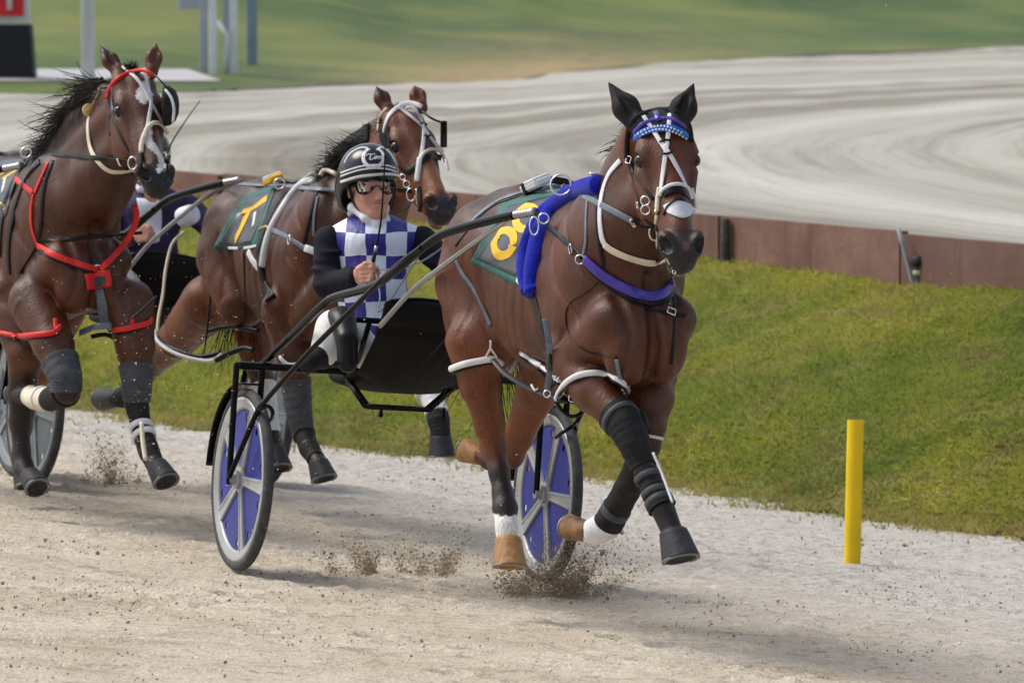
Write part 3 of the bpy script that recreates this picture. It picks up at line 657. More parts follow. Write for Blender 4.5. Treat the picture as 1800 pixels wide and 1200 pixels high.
# ------------------------------------------------------------------ yellow marker post
c = track_hit(1498, 990); sc_ = proj(c)[2] / F; mb = MB(); top = P(1504, 738, proj(c)[2]); ax = nrm(top - c); L = np.linalg.norm(top - c); r_ = 14.6 * sc_
lathe(mb, c - ax * .1, ax, [(r_, 0), (r_, .1), (r_ * 1.005, .1 + L * .5), (r_, .1 + L - .004), (r_ * .985, .1 + L), (r_ * .86, .1 + L), (r_ * .86, .1 + L - .06), (0, .1 + L - .06)], 28)
tag(mb.build('marker_post', 'post_yellow', auto=40), 'bright yellow plastic tube post standing at the sandy track edge', 'marker post')
# ------------------------------------------------------------------ posts and number board on the lawn
def post(px, pyb, wpx, m, h, name, label, sq=True, top=None):
    c = lawn_px(px, pyb); w = wpx * proj(c)[2] / F / 2; mb = MB()
    if sq: box(mb, c + [0, 0, h / 2 - .1], (w, 0, 0), (0, w, 0), (0, 0, h / 2 + .1), .12)
    else: lathe(mb, c - [0, 0, .2], (0, 0, 1), [(w, 0), (w, h), (w * .9, h + .02), (0, h + .02)], 16)
    return tag(mb.build(name, m, smooth=not sq), label, 'post'), c
post(155, 139, 24, 'post_white', 3.6, 'lawn_post', 'lone thick pale post beside the black and red board', False)
gp = root('post_frame', lawn_px(385, 131), 'frame of two white posts with grey backing posts, brace and box', 'post frame')
def gpart(nm, px, pyb, wpx, m, h):
    c = lawn_px(px, pyb); w = wpx * proj(c)[2] / F / 2; mb = MB(); box(mb, c + [0, 0, h / 2 - .1], (w, 0, 0), (0, w, 0), (0, 0, h / 2 + .1), .12); mb.build(nm, m, gp, smooth=False); return c
gpart('white_post', 374.5, 131, 13, 'post_white', 3.4); gpart('white_post', 411, 131, 13, 'post_white', 3.4); cg = gpart('grey_post', 358, 128, 13, 'post_grey', 3.4); gpart('grey_post', 398, 129, 11, 'post_grey', 3.4)
dd = proj(cg)[2]; mb = MB(); tube(mb, [P(382, 38, dd - .1), P(400, 62, dd - .1), P(396, 128, dd - .1)], .03, 8); mb.build('brace', 'post_white', gp)
mb = MB(); box(mb, P(345, 0, dd + .3), (.22, 0, 0), (0, .1, 0), (0, 0, .11), .1); mb.build('box', 'post_grey', gp, smooth=False)
post(443, 114, 18, 'post_blue', 3.4, 'lawn_post', 'single blue grey post standing right of the white post frame')
# board: white framed red panel with a white numeral, on a black stand
c = lawn_px(0, 139); d_ = proj(c)[2]; sg = root('number_board', c, 'red and white number board on a black stand at the far left', 'number board')
q = lambda x, y, dz=0: P(x, y, d_ - dz)
mb = MB(); x0, x1, yb = -80, 60, 141
v = [q(x0 - 4, yb, 0), q(x1, yb, 0), q(52, 43, .05), q(x0 + 4, 43, .05)]; bk = [p + np.array([0, .45, 0]) for p in v]
mb.add(v + bk, [(0, 1, 2, 3), (7, 6, 5, 4), (0, 4, 5, 1), (1, 5, 6, 2), (2, 6, 7, 3), (3, 7, 4, 0)]); mb.build('stand', 'sign_black', sg, smooth=False)
mb = MB(); w_ = 66 * d_ / F; box(mb, q(-14, -19, -.05), (w_, 0, 0), (0, .06, 0), (0, 0, 60 * d_ / F), .05); mb.build('frame', 'post_white', sg, smooth=False)
mb = MB(); box(mb, q(-16, -26, .05), (57 * d_ / F, 0, 0), (0, .02, 0), (0, 0, 54 * d_ / F), .05); mb.build('panel', 'sign_red', sg, smooth=False)
mb = MB(); tube(mb, [q(17, -52, .078), q(17, 18, .078)], 4.8 * d_ / F, 10); mb.build('numeral', 'white', sg)
# ================================================================== HORSES
BAY = np.array([.112, .0275, .0075]); BAYD = np.array([.028, .0100, .0055]); PT = np.array([.0085, .0075, .008]); WHT = np.array([.72, .70, .67]); PINK = np.array([.42, .2, .16])
def sstep(x, a, b): t = np.clip((x - a) / (b - a), 0, 1); return t * t * (3 - 2 * t)
def lerp(c, d, t): return c * (1 - t[:, None]) + np.asarray(d) * t[:, None]
class HeadPose:
    def __init__(s, fr, poll, a, c, scale=1.0):
        """poll: frame coords; a: direction from the poll down the face, c: towards the horse's left (frame coords)"""
        s.o = np.asarray(poll); s.a = nrm(a); c = np.asarray(c); s.c = nrm(c - s.a * (c @ s.a)); s.b = np.cross(s.a, s.c); s.k = scale
        s.R = np.array([s.a, s.c, s.b])
    def p(s, a, c, b): return s.o + s.k * (a * s.a + c * s.c + b * s.b)
    def loc(s, q): return ((q - s.o) @ s.R.T) / s.k
def head_prims(H):
    k = H.k; out = []; KF = .45
    C = lambda a, b, ra, rb, kk: out.append(('c', H.p(*a), H.p(*b), ra * k, rb * k, kk * k * KF))
    def E(c, r, kk, tilt=None, neg=False):
        R = H.R
        if tilt: # rotate in the (a, b) plane by tilt[0], in (a, c) plane by tilt[1]
            t, u = math.radians(tilt[0]), math.radians(tilt[1])
            A_ = np.array([[math.cos(t), 0, math.sin(t)], [0, 1, 0], [-math.sin(t), 0, math.cos(t)]]); B_ = np.array([[math.cos(u), math.sin(u), 0], [-math.sin(u), math.cos(u), 0], [0, 0, 1]]); R = A_ @ B_ @ R
        out.append(('E' if neg else 'e', H.p(*c), tuple(np.array(r) * k), R, kk * k * KF))
    E((.075, 0, -.085), (.09, .08, .085), .03); E((.16, 0, -.08), (.13, .09, .078), .04)
    C((.2, 0, -.058), (.47, 0, -.05), .052, .036, .04)              # nasal bone
    C((.2, 0, -.12), (.45, 0, -.085), .082, .054, .05)              # mid face
    for s in (-1, 1):
        E((.215, s * .05, -.175), (.135, .042, .115), .04)          # jaw disc
        C((.19, s * .082, -.075), (.37, s * .052, -.085), .026, .014, .035)   # facial crest
        E((.155, s * .076, -.052), (.05, .026, .028), .06)         # brow
        E((.06, s * .062, -.07), (.07, .03, .05), .03)              # temple
        E((.19, s * .1, -.066), (.030, .019, .024), .008, neg=True) # eye socket
        C((.165, s * .098, -.052), (.205, s * .096, -.048), .010, .008, .014)  # upper lid
        C((.172, s * .1, -.088), (.21, s * .095, -.082), .007, .007, .012)    # lower lid
        E((.525, s * .05, -.045), (.052, .026, .036), .025, (0, s * -12))        # nostril flare
    C((.28, 0, -.2), (.50, 0, -.135), .05, .03, .05)                # lower jaw
    E((.525, 0, -.075), (.075, .056, .055), .04); E((.575, 0, -.08), (.035, .046, .042), .03)   # muzzle, lip
    E((.545, 0, -.142), (.042, .034, .026), .022)                   # chin
    C((.535, -.055, -.118), (.6, 0, -.12), .009, .007, .012); out[-1] = ('C',) + out[-1][1:]
    C((.535, .055, -.118), (.6, 0, -.12), .009, .007, .012); out[-1] = ('C',) + out[-1][1:]
    for s in (-1, 1):
        E((.545, s * .056, -.026), (.034, .019, .024), .010, (25, s * -25), True)
        C((.505, s * .045, -.012), (.555, s * .062, -.030), .009, .008, .010) if False else None
    return out
def ear_prims(base, tip, fwd, r=.034):
    base, tip, fwd = map(np.asarray, (base, tip, fwd)); L = np.linalg.norm(tip - base); ax = (tip - base) / L; f = nrm(fwd - ax * (fwd @ ax))
    return [('c', base - ax * .03, base + ax * L * .4, r * .8, r * .98, .03), ('c', base + ax * L * .4, tip, r * .98, .005, .02),
            ('C', base + ax * L * .2 + f * r * .95, base + ax * L * .95 + f * r * .5, r * .62, .006, .012)]
def torso_prims(dw=0.0, du=0.0):
    o = []; q = lambda u, v, w: np.array([u + du, v * (1 - .27 * float(sstep(u, 2.15, 2.5)) - .12 * float(sstep(-u, -1.75, -1.55))), w + dw]); KT = .55; E = lambda c, r, k, t=0: o.append(('e', q(*c), r, None if not t else np.array([[math.cos(math.radians(t)), 0, math.sin(math.radians(t))], [0, 1, 0], [-math.sin(math.radians(t)), 0, math.cos(math.radians(t))]]), k * KT))
    C = lambda a, b, ra, rb, k: o.append(('c', q(*a), q(*b), ra, rb, k * KT))
    E((2.3, 0, 1.22), (.46, .228, .345), .08); E((1.93, 0, 1.215), (.46, .252, .315), .08); E((1.62, 0, 1.29), (.36, .228, .25), .08)
    E((1.46, 0, 1.36), (.30, .205, .2), .08)
    C((1.30, 0, 1.44), (1.55, 0, 1.48), .10, .11, .10)
    C((1.7, 0, 1.47), (2.2, 0, 1.49), .09, .09, .09); C((2.15, 0, 1.535), (2.42, 0, 1.525), .065, .08, .09)   # back, withers
    for s in (-1, 1):
        E((1.42, s * .14, 1.3), (.235, .14, .225), .06); E((1.30, s * .135, 1.17), (.15, .112, .26), .06)
        C((1.40, s * .15, 1.22), (1.60, s * .165, 1.02), .16, .108, .06)
        E((1.62, s * .20, 1.36), (.09, .05, .09), .12)                # point of hip
        E((2.46, s * .155, 1.28), (.20, .10, .34), .07, -28)          # shoulder blade
        C((2.72, s * .145, 1.15), (2.45, s * .175, 1.0), .092, .085, .06)   # upper arm
        E((2.745, s * .085, 1.07), (.10, .092, .145), .045)           # breast muscle
        E((2.35, s * .19, 1.12), (.17, .06, .11), .07)
    E((2.6, 0, 1.12), (.2, .145, .2), .08)
    return o
def limb(chain, k=.022, back=(-1., 0, 0)):
    o = []; B_ = np.asarray(back, float)
    for a, b in zip(chain[:-1], chain[1:]):   # the flexor tendons behind the cannon bone
        if max(a[3], b[3]) < .05:
            a3, b3 = np.array(a[:3]), np.array(b[:3]); t = nrm(b3 - a3); q = nrm(B_ - t * (B_ @ t)); o.append(('c', a3 + q * a[3] * .85, b3 + q * b[3] * .85, a[3] * .5, b[3] * .5, .010))
    o += [('c', np.array(a[:3]), np.array(b[:3]), a[3], b[3], k) for a, b in zip(chain[:-1], chain[1:])]
    return o
def hoof(name, parent, top, bot, fr, m='hoof_dark', r0=.046, r1=.064, fwd=None, white=False, shoe=True):
    """sloped hoof wall from the coronet to the ground surface, with its sole and shoe"""
    top, bot = fr.w(np.asarray(top)), fr.w(np.asarray(bot)); ax = nrm(bot - top); L = np.linalg.norm(bot - top)
    f = np.asarray(fwd if fwd is not None else fr.ex, float); f = nrm(f - ax * (f @ ax)); s = np.cross(ax, f); k = 28; a = np.linspace(0, 2 * math.pi, k, endpoint=False)
    mb = MB(); rows = []
    for t, r in ((-.06, r0 * .86), (0, r0), (.12, r0 * 1.05), (.55, r0 + (r1 - r0) * .55), (1, r1), (1.02, r1 * .97), (1.02, r1 * .72), (.94, r1 * .6), (.92, .001)):
        c = np.cos(a); heel = np.where(c < 0, .78, 1.0); stretch = 1 + .10 * t
        rows.append(top + ax * (L * t) * 1 + np.outer(c * heel * r * stretch + .014 * t, f) + np.outer(np.sin(a) * r * .95, s) - np.outer(np.where(c < 0, -c, 0) * L * .16 * np.clip(t, 0, 1) * 0, ax))
    v = np.concatenate(rows); fs = []
    for i in range(len(rows) - 1):
        for j in range(k): q = (j + 1) % k; fs.append((i * k + j, i * k + q, (i + 1) * k + q, (i + 1) * k + j))
    fs.append(tuple(range(k))); mb.add(v, fs); o = mb.build(name, m, parent, auto=50)
    if shoe:
        mb = MB(); aa = np.linspace(-2.3, 2.3, 22); p = bot + ax * L * .03 + np.outer(np.cos(aa) * np.where(np.cos(aa) < 0, .8, 1.) * r1 * .98 * .92 + .014, f) + np.outer(np.sin(aa) * r1 * .88, s)
        sweep(mb, p, np.tile(ax, (22, 1)), flat_prof(.014, .007)); mb.build('horseshoe', 'shoe', o)
    return o
def eye(parent, fr, H, s):
    mb = MB(); c = fr.w(H.p(.188, s * .0855, -.062)); lathe(mb, c - np.array([0, 0, .025]), (0, 0, 1), [(0, 0)] + [(.025 * math.sin(t), .025 - .025 * math.cos(t)) for t in np.linspace(.25, 2.9, 11)] + [(0, .05)], 20)
    mb.build('eye', 'eye', parent)
def strands(name, parent, roots, dirs, L, n, m='hair', w=.0035, curl=.35, grav=.6, seed=1):
    """locks of hair: roots (k,3) along the crest, dirs (k,3) the way they flow"""
    r = np.random.default_rng(seed); mb = MB(); roots = np.asarray(roots); dirs = np.asarray(dirs); L = np.broadcast_to(L, len(roots))
    for _ in range(n):
        t = r.random() * (len(roots) - 1); i = min(int(t), len(roots) - 2); f = t - i; p = roots[i] * (1 - f) + roots[i + 1] * f + r.normal(0, .010, 3)
        d = nrm(dirs[i] * (1 - f) + dirs[i + 1] * f + r.normal(0, .15, 3)); l = (L[i] * (1 - f) + L[i + 1] * f) * r.uniform(.55, 1.15); k = 7; pts = [p]
        b = r.normal(0, curl, 3)
        for q in range(k): d = nrm(d + np.array([0, 0, -grav / k]) + b / k + r.normal(0, .05, 3)); pts.append(pts[-1] + d * l / k)
        pts = np.array(pts); sweep(mb, pts, frames(pts), circ(w, 4), False, np.linspace(1, .15, k + 1) * r.uniform(.6, 1.5))
    return mb.build(name, m, parent)
def pxu(fr, px, py, u): return fr.ray(px, py, u=u)
def chain(fr, L): return [(*fr.ray(x, y, u=u), r) for x, y, u, r in L]
def normals(V, Fs):
    n = np.zeros_like(V); fn = np.cross(V[Fs[:, 2]] - V[Fs[:, 0]], V[Fs[:, 3]] - V[Fs[:, 1]])
    for k in range(4): np.add.at(n, Fs[:, k], fn)
    return nrm(n)
def seg_dist(Q, pl):
    d = np.full(len(Q), 9.)
    for a, b in zip(pl[:-1], pl[1:]):
        a, b = np.array(a), np.array(b); ab = b - a; t = np.clip(((Q - a) @ ab) / (ab @ ab), 0, 1); d = np.minimum(d, np.linalg.norm(Q - a - t[:, None] * ab, axis=1))
    return d
def muscle(L, N, du, dw):
    """creases between the muscles, ribs, veins and small unevenness of the body, along the surface normal"""
    Q = L - [du, 0, dw]; side = sstep(np.abs(N[:, 1]), .25, .6); uw = Q[:, [0, 2]]; d = np.zeros(len(L)); up = sstep(Q[:, 2], .86, .98)
    W = lambda x, j: (vnoise(x[:, 0] * 7 + j, x[:, 1] * 7, 60 + j) - .5) * .05
    for j, (pl, amp, sg) in enumerate((([(2.30, 1.45), (2.22, 1.22), (2.27, 1.03), (2.38, .94)], .013, .026), ([(2.42, 1.53), (2.57, 1.4), (2.70, 1.25)], .010, .022), ([(2.34, 1.46), (2.45, 1.28), (2.62, 1.13)], .008, .018), ([(1.68, 1.34), (1.70, 1.14), (1.72, 1.0)], .016, .034),
        ([(1.56, 1.32), (1.60, 1.15), (1.62, 1.05)], .007, .02), ([(1.30, 1.42), (1.32, 1.2), (1.42, 1.0), (1.5, .9)], .011, .020), ([(1.4, 1.36), (1.46, 1.18), (1.56, 1.0)], .006, .016), ([(2.5, 1.1), (2.42, 1.0), (2.5, .92)], .008, .016))):
        d -= amp * side * up * np.exp(-((seg_dist(uw, pl) + W(uw, j)) / sg) ** 2)
    for u in np.arange(1.80, 2.2, .072): d -= .0032 * side * np.exp(-(seg_dist(uw, [(u + .02, 1.36), (u, 1.2), (u - .06, 1.04)]) / .014) ** 2)
    for pl in ([(2.32, 1.02), (2.2, .965), (2.05, .955), (1.9, .975)], [(2.2, .965), (2.12, 1.0), (2.0, 1.02)], [(2.62, .98), (2.56, .88), (2.6, .8)], [(1.5, 1.05), (1.56, .92), (1.55, .82)]): d += .0045 * side * np.exp(-((seg_dist(uw, pl) + W(uw, 9) * .3) / .007) ** 2)
    fr_ = sstep(N[:, 0], .2, .55) * (Q[:, 0] > 2.5); vw = Q[:, [1, 2]]
    d -= fr_ * .022 * np.exp(-(seg_dist(vw, [(0, 1.30), (.004, 1.1), (0, .96)]) / .018) ** 2)
    for s in (-1, 1): d -= fr_ * .012 * np.exp(-((seg_dist(vw, [(s * .11, 1.24), (s * .085, 1.1), (s * .11, .98)]) + W(vw, 12) * .4) / .018) ** 2)
    a_ = vnoise(Q[:, 0] * 6 + Q[:, 1] * 4, Q[:, 2] * 6 + Q[:, 1] * 3, 71) - .5; b_ = vnoise(Q[:, 0] * 17 + Q[:, 1] * 9, Q[:, 2] * 14 - Q[:, 1] * 7, 72) - .5
    return d + sstep(Q[:, 2], .75, .95) * (a_ * .009 + b_ * .0035)
def make_horse(label, fr, prims, H, coatfn, h, m='coat', group='pacing horses', du=0., dw=0.):
    base = fr.w([2.0, 0, 0]); base[2] = track_z(base[0], base[1])
    rt = root('horse', base, label, 'horse', group)
    prims = [p for p in prims if p[0] in 'ce'] + [p for p in prims if p[0] in 'CE']
    V, Fs = sdf_mesh(prims, h, fr); L = (V - fr.o) @ fr.M.T; N = normals(L, Fs); hl = H.loc(L); body = ~((hl[:, 0] > -.1) & (hl[:, 0] < .7) & (hl[:, 2] > -.36) & (np.abs(hl[:, 1]) < .2))
    L = L + N * (muscle(L, N, du, dw) * body)[:, None]; V = fr.w(L)
    mb = MB(); mb.add(V, Fs); o = mb.build('body', m, rt); c = coatfn(L, H.loc(L))
    ca = o.data.color_attributes.new('coat', 'FLOAT_COLOR', 'POINT'); ca.data.foreach_set('color', np.c_[np.clip(c, 0, 1), np.ones(len(c))].astype(np.float32).ravel())
    return rt, Skin(V, Fs)
def base_coat(L, Hl, tint=1.0, dark=.4):
    """bay: brown body, black points, dark muzzle, eye rims and ears' edges"""
    n = len(L); c = np.tile(BAY * tint, (n, 1)); nz = vnoise(L[:, 0] * 5 + 40, L[:, 2] * 5 + 40, 21); 
    c = lerp(c, BAYD, np.clip((dark + .42 * sstep(L[:, 0], 1.5, 2.1)) * (.35 + nz * .8) + .5 * sstep(L[:, 2], 1.35, 1.55) * (Hl[:, 0] < -.1), 0, 1))
    c = lerp(c, [.165, .045, .0125], np.clip(sstep(-L[:, 2], -1.25, -.85) * (.75 * (1 - sstep(L[:, 0], 1.75, 2.0)) + .25) * (.6 + .6 * nz), 0, 1))
    hd = (Hl[:, 0] > -.05) & (np.abs(Hl[:, 1]) < .16) & (Hl[:, 2] > -.33 + .3 * np.clip(Hl[:, 0] - .25, 0, 1)) & (Hl[:, 0] < .68)
    c[hd] = lerp(np.tile(BAY * tint * 1.12, (hd.sum(), 1)), BAYD, np.clip(nz[hd] * .35 + .35 * sstep(-Hl[hd, 2], .2, .3), 0, 1))
    mz = np.where(hd, sstep(Hl[:, 0] + .25 * (Hl[:, 2] < -.1) * .2, .44, .53), 0); c = lerp(c, [.013, .0105, .0105], mz)
    for s in (-1, 1): c = lerp(c, [.003, .002, .002], np.where(hd, 1 - sstep(np.linalg.norm((Hl - np.array([.545, s * .056, -.034])) * [1, 1.3, 1], axis=1), .018, .032), 0))
    c = lerp(c, [.16, .11, .10], np.where(hd, sstep(Hl[:, 0], .535, .56) * sstep(-Hl[:, 2], .118, .135) * .7, 0))
    for s in (-1, 1): c = lerp(c, [.012, .008, .007], np.where(hd, 1 - sstep(np.linalg.norm(Hl - np.array([.188, s * .095, -.066]), axis=1), .026, .042), 0) * .85)
    return c, hd
# ---- the leading horse
fa = FA
def cam_dirs(fr, r, u, t): # right, up, toward-camera components -> frame direction
    return fr.M @ (r * RX + u * np.array([0, 0, 1.]) + t * np.array([0, -1., 0]))
HA = HeadPose(fa, fa.loc(P(1166, 180, 19.12)), cam_dirs(fa, .066, -.485, .35), cam_dirs(fa, .985, 0.0, -.17), 1.05)
legA = {
 'RF': chain(fa, [(1006, 625, 2.42, .098), (1048, 688, 2.60, .078), (1096, 742, 2.76, .052), (1112, 772, 2.80, .047), (1128, 815, 2.83, .034), (1152, 868, 2.90, .030), (1166, 896, 2.94, .037), (1174, 915, 2.96, .033), (1184, 940, 2.99, .04)]),
 'LF': chain(fa, [(1142, 645, 2.52, .10), (1145, 700, 2.62, .078), (1143, 752, 2.68, .052), (1136, 785, 2.68, .046), (1116, 835, 2.58, .036), (1086, 890, 2.46, .033), (1068, 922, 2.40, .038), (1036, 938, 2.32, .032)]),
 'RH': chain(fa, [(838, 600, 1.56, .112), (845, 680, 1.56, .070), (860, 745, 1.53, .054), (868, 785, 1.53, .046), (878, 830, 1.58, .036), (884, 868, 1.62, .036), (888, 893, 1.65, .043), (890, 925, 1.69, .036), (893, 955, 1.71, .042)]),
 'LH': chain(fa, [(965, 610, 1.62, .11), (943, 690, 1.45, .074), (912, 765, 1.28, .055), (898, 800, 1.22, .047), (882, 812, 1.08, .036), (862, 808, .98, .036), (846, 800, .92, .034)])}
prA = torso_prims()
nk = lambda a, b, ra, rb, k=.06: prA.append(('c', np.array(a), np.array(b), ra, rb, k))
pl = HA.o; th = HA.p(.16, 0, -.27)
nk((2.30, 0, 1.53), (2.55, .02, 1.68), .075, .07); nk((2.55, .02, 1.68), (2.76, pl[1] * .7, 1.80), .07, .06); nk((2.76, pl[1] * .7, 1.80), HA.p(.04, 0, -.13), .06, .07)
nk((2.55, 0, 1.32), (2.72, pl[1] * .4, 1.50), .19, .135, .08); nk((2.72, pl[1] * .4, 1.50), HA.p(.2, 0, -.24), .13, .085, .07); nk((2.45, 0, 1.42), (2.7, pl[1] * .5, 1.66), .15, .11, .08)
prA += head_prims(HA)
for L in legA.values(): prA += limb(L)
earA = [fa.loc(P(1116, 212, 19.13)), fa.loc(P(1070, 146, 19.18)), fa.loc(P(1193, 212, 19.10)), fa.loc(P(1219, 148, 19.14))]
tc = cam_dirs(fa, 0, .1, 1)
prA += ear_prims(earA[0], earA[0] + (earA[1] - earA[0]) * .9, cam_dirs(fa, .3, 0, 1)) + ear_prims(earA[2], earA[2] + (earA[3] - earA[2]) * .9, cam_dirs(fa, -.1, 0, 1))
def coatA(L, Hl):
    c, hd = base_coat(L, Hl, 1.0, .35)
    px, py, d = proj_frame(fa, L)
    def below(nm, w0, w1):   # black points on the lower limb
        ch = np.array([q[:3] for q in legA[nm]])[2:]; dd = np.min(np.linalg.norm(L[:, None] - ch[None], axis=2), axis=1)
        return (1 - sstep(dd, .09, .13)) * sstep(-L[:, 2], -w0, -w1)
    for nm, w0, w1 in (('RF', .83, .72), ('LF', .80, .66), ('RH', .66, .52), ('LH', .62, .5)): c = lerp(c, PT, below(nm, w0, w1) * (.95 if nm != 'LH' else .8))
    rh = np.array(legA['RH'][6][:3]); dd = np.linalg.norm(L - np.array(legA['RH'][7][:3]), axis=1); edge_ = rh[2] - .022 + .012 * (vnoise(L[:, 0] * 60, L[:, 1] * 60, 31) - .5)
    c = lerp(c, WHT, ((dd < .13) & (L[:, 2] < edge_)) * 1.0)
    lf = np.array(legA['LF'][7][:3]); c = lerp(c, WHT, (np.linalg.norm(L - lf, axis=1) < .075) * .9)
    return lerp(c, PINK, hd * (1 - sstep(np.linalg.norm((Hl - np.array([.545, .008, -.03])) * [1, 1.3, 1], axis=1), .012, .024)) * .22)
def proj_frame(fr, L):
    W = fr.w(L) - CAM; d = W @ FW; return 900 + F * (W @ RX) / d, 600 - F * (W @ UPV) / d, d
horseA, SA = make_horse('leading bay horse with black ear covers, one white hind sock and blue sheepskin girth', fa, prA, HA, coatA, .0075, 'coat')
for s in (-1, 1): eye(horseA, fa, HA, s)
hoof('hoof', horseA, fa.ray(1183, 934, u=2.99), fa.ray(1194, 984, u=3.03), fa, r0=.052, r1=.070)
hoof('hoof', horseA, fa.ray(893, 946, u=1.71), fa.ray(893, 996, u=1.74), fa, 'hoof_light', .050, .066)
hoof('hoof', horseA, fa.ray(1036, 936, u=2.32), fa.ray(1000, 936, u=2.20), fa, 'hoof_brown', .040, .049, fwd=(0, 0.3, 1.))
hoof('hoof', horseA, fa.ray(846, 800, u=.92), fa.ray(822, 782, u=.84), fa, 'hoof_light', .040, .052, fwd=(-.4, .3, -1.))
rts = [fa.w((2.45, 0, 1.72)), fa.w((2.7, .01, 1.84)), fa.w(HA.p(.02, 0, -.16))]
strands('mane', horseA, rts, [fa.w((1, 0, 0)) * 0 + fa.M.T @ np.array([-.7, -.5, .1])] * 3, .085, 90, seed=4, w=.0022, grav=.9)
strands('tail', horseA, [fa.w((1.2, .05, 1.36)), fa.w((1.14, .05, 1.26))], [fa.M.T @ np.array([-.3, 0, -1.])] * 2, .62, 140, seed=5, grav=.5, w=.004)
# ---- the trailing pair
def chainv(fr, L, dw=0): return [(*fr.ray(x, y, v=v), r) for x, y, v, r in L]
def neck(pr, H, du, dw, poll):
    nk = lambda a, b, ra, rb, k=.04: pr.append(('c', np.array(a), np.array(b), ra, rb, k)); y = poll[1]
    w0 = np.array([2.30 + du, 0, 1.53 + dw]); w1 = H.p(.04, 0, -.13); m1 = w0 * .6 + w1 * .4 + np.array([0, 0, .06]); m2 = w0 * .25 + w1 * .75 + np.array([0, 0, .06])
    nk(w0, m1, .075, .07); nk(m1, m2, .07, .06); nk(m2, w1, .06, .07)
    t0 = np.array([2.55 + du, 0, 1.32 + dw]); t1 = H.p(.2, 0, -.24); tm = t0 * .5 + t1 * .5
    nk(t0, tm, .19, .135, .05); nk(tm, t1, .13, .085, .05); c0 = np.array([2.45 + du, 0, 1.42 + dw]); nk(c0, (m2 + t1) / 2, .15, .10, .05)
# C: behind the driver
duC, dwC = .45, -.07
HC = HeadPose(FC, FC.loc(P(712, 183, 23.75)), cam_dirs(FC, .33, -.72, .61), cam_dirs(FC, .875, 0.03, -.48), 1.0)
legC = {'RF': chainv(FC, [(500, 545, -.18, .11), (516, 620, -.16, .078), (521, 680, -.15, .056), (525, 720, -.15, .048), (533, 760, -.14, .036), (543, 786, -.14, .041), (553, 803, -.14, .034), (561, 816, -.14, .038)]),
        'LF': chainv(FC, [(640, 530, .18, .11), (694, 596, .2, .08), (740, 650, .2, .056), (752, 682, .2, .046), (764, 712, .2, .034), (771, 738, .2, .041), (774, 756, .2, .034), (774, 769, .2, .038)]),
        'RH': chainv(FC, [(368, 530, -.16, .13), (312, 596, -.15, .088), (270, 640, -.14, .055), (250, 664, -.14, .046), (232, 688, -.14, .035), (216, 698, -.14, .040), (206, 698, -.14, .034)]),
        'LH': chainv(FC, [(448, 560, .15, .12), (452, 620, .14, .078), (462, 668, .13, .054), (467, 695, .13, .045), (474, 740, .13, .034), (479, 775, .13, .040), (485, 792, .13, .033)])}
prC = torso_prims(dwC, duC); neck(prC, HC, duC, dwC, HC.o); prC += head_prims(HC)
for L in legC.values(): prC += limb(L)
def earpx(fr, bx, by, tx, ty, d, fwd): b, t = fr.loc(P(bx, by, d)), fr.loc(P(tx, ty, d + .04)); return ear_prims(b, t, fwd)
prC += earpx(FC, 678, 186, 661, 152, 23.8, cam_dirs(FC, .8, 0, 1)) + earpx(FC, 738, 180, 728, 150, 23.72, cam_dirs(FC, .4, 0, 1))
def pts_mask(L, legs, w0, w1):
    o = np.zeros(len(L))
    for ch in legs.values():
        c_ = np.array([q[:3] for q in ch])[2:]; dd = np.min(np.linalg.norm(L[:, None] - c_[None], axis=2), axis=1); o = np.maximum(o, (1 - sstep(dd, .09, .13)) * sstep(-L[:, 2], -w0, -w1))
    return o
def coatC(L, Hl):
    c, hd = base_coat(L, Hl, .95, .42); c = lerp(c, PT, pts_mask(L, legC, .70, .55) * .9)
    c = lerp(c, [.24, .085, .03], hd * sstep(Hl[:, 0], .26, .4) * (1 - sstep(Hl[:, 0], .46, .52)) * .75)
    return lerp(c, PINK, hd * (1 - sstep(np.linalg.norm((Hl - np.array([.60, .01, -.115])) * [1, .7, 1.6], axis=1), .02, .035)) * .9)
horseC, SKC = make_horse('bay horse with white crossed face straps directly behind the driver in blue checks', FC, prC, HC, coatC, .0095, 'coat_wet', du=duC, dw=dwC)
for s in (-1, 1): eye(horseC, FC, HC, s)
hv = lambda fr, x, y, v: fr.ray(x, y, v=v)
hoof('hoof', horseC, hv(FC, 559, 812, -.14), hv(FC, 568, 843, -.13), FC, r0=.047, r1=.061); hoof('hoof', horseC, hv(FC, 774, 766, .2), hv(FC, 775, 801, .2), FC, r0=.047, r1=.061)
hoof('hoof', horseC, hv(FC, 208, 698, -.14), hv(FC, 180, 694, -.14), FC, r0=.046, r1=.058, fwd=(0, .2, -1.)); hoof('hoof', horseC, hv(FC, 484, 790, .13), hv(FC, 491, 825, .13), FC, r0=.046, r1=.058)
cr = [FC.w((2.4 + duC, 0, 1.60 + dwC)), FC.w((2.62 + duC, .0, 1.72 + dwC)), FC.w(HC.p(.0, 0, -.14)), FC.w(HC.p(-.005, 0, -.06))]
strands('mane', horseC, cr, [FC.M.T @ np.array([-.6, -.6, .2])] * 3 + [FC.M.T @ np.array([.4, -.2, .6])], [.11, .13, .10, .05], 1100, seed=8, w=.0026, curl=.7, grav=1.1)
strands('tail', horseC, [FC.w((1.2 + duC, .03, 1.36 + dwC)), FC.w((1.13 + duC, .03, 1.24 + dwC))], [FC.M.T @ np.array([-.6, 0, -1.])] * 2, .65, 160, seed=9, grav=.6, w=.004)
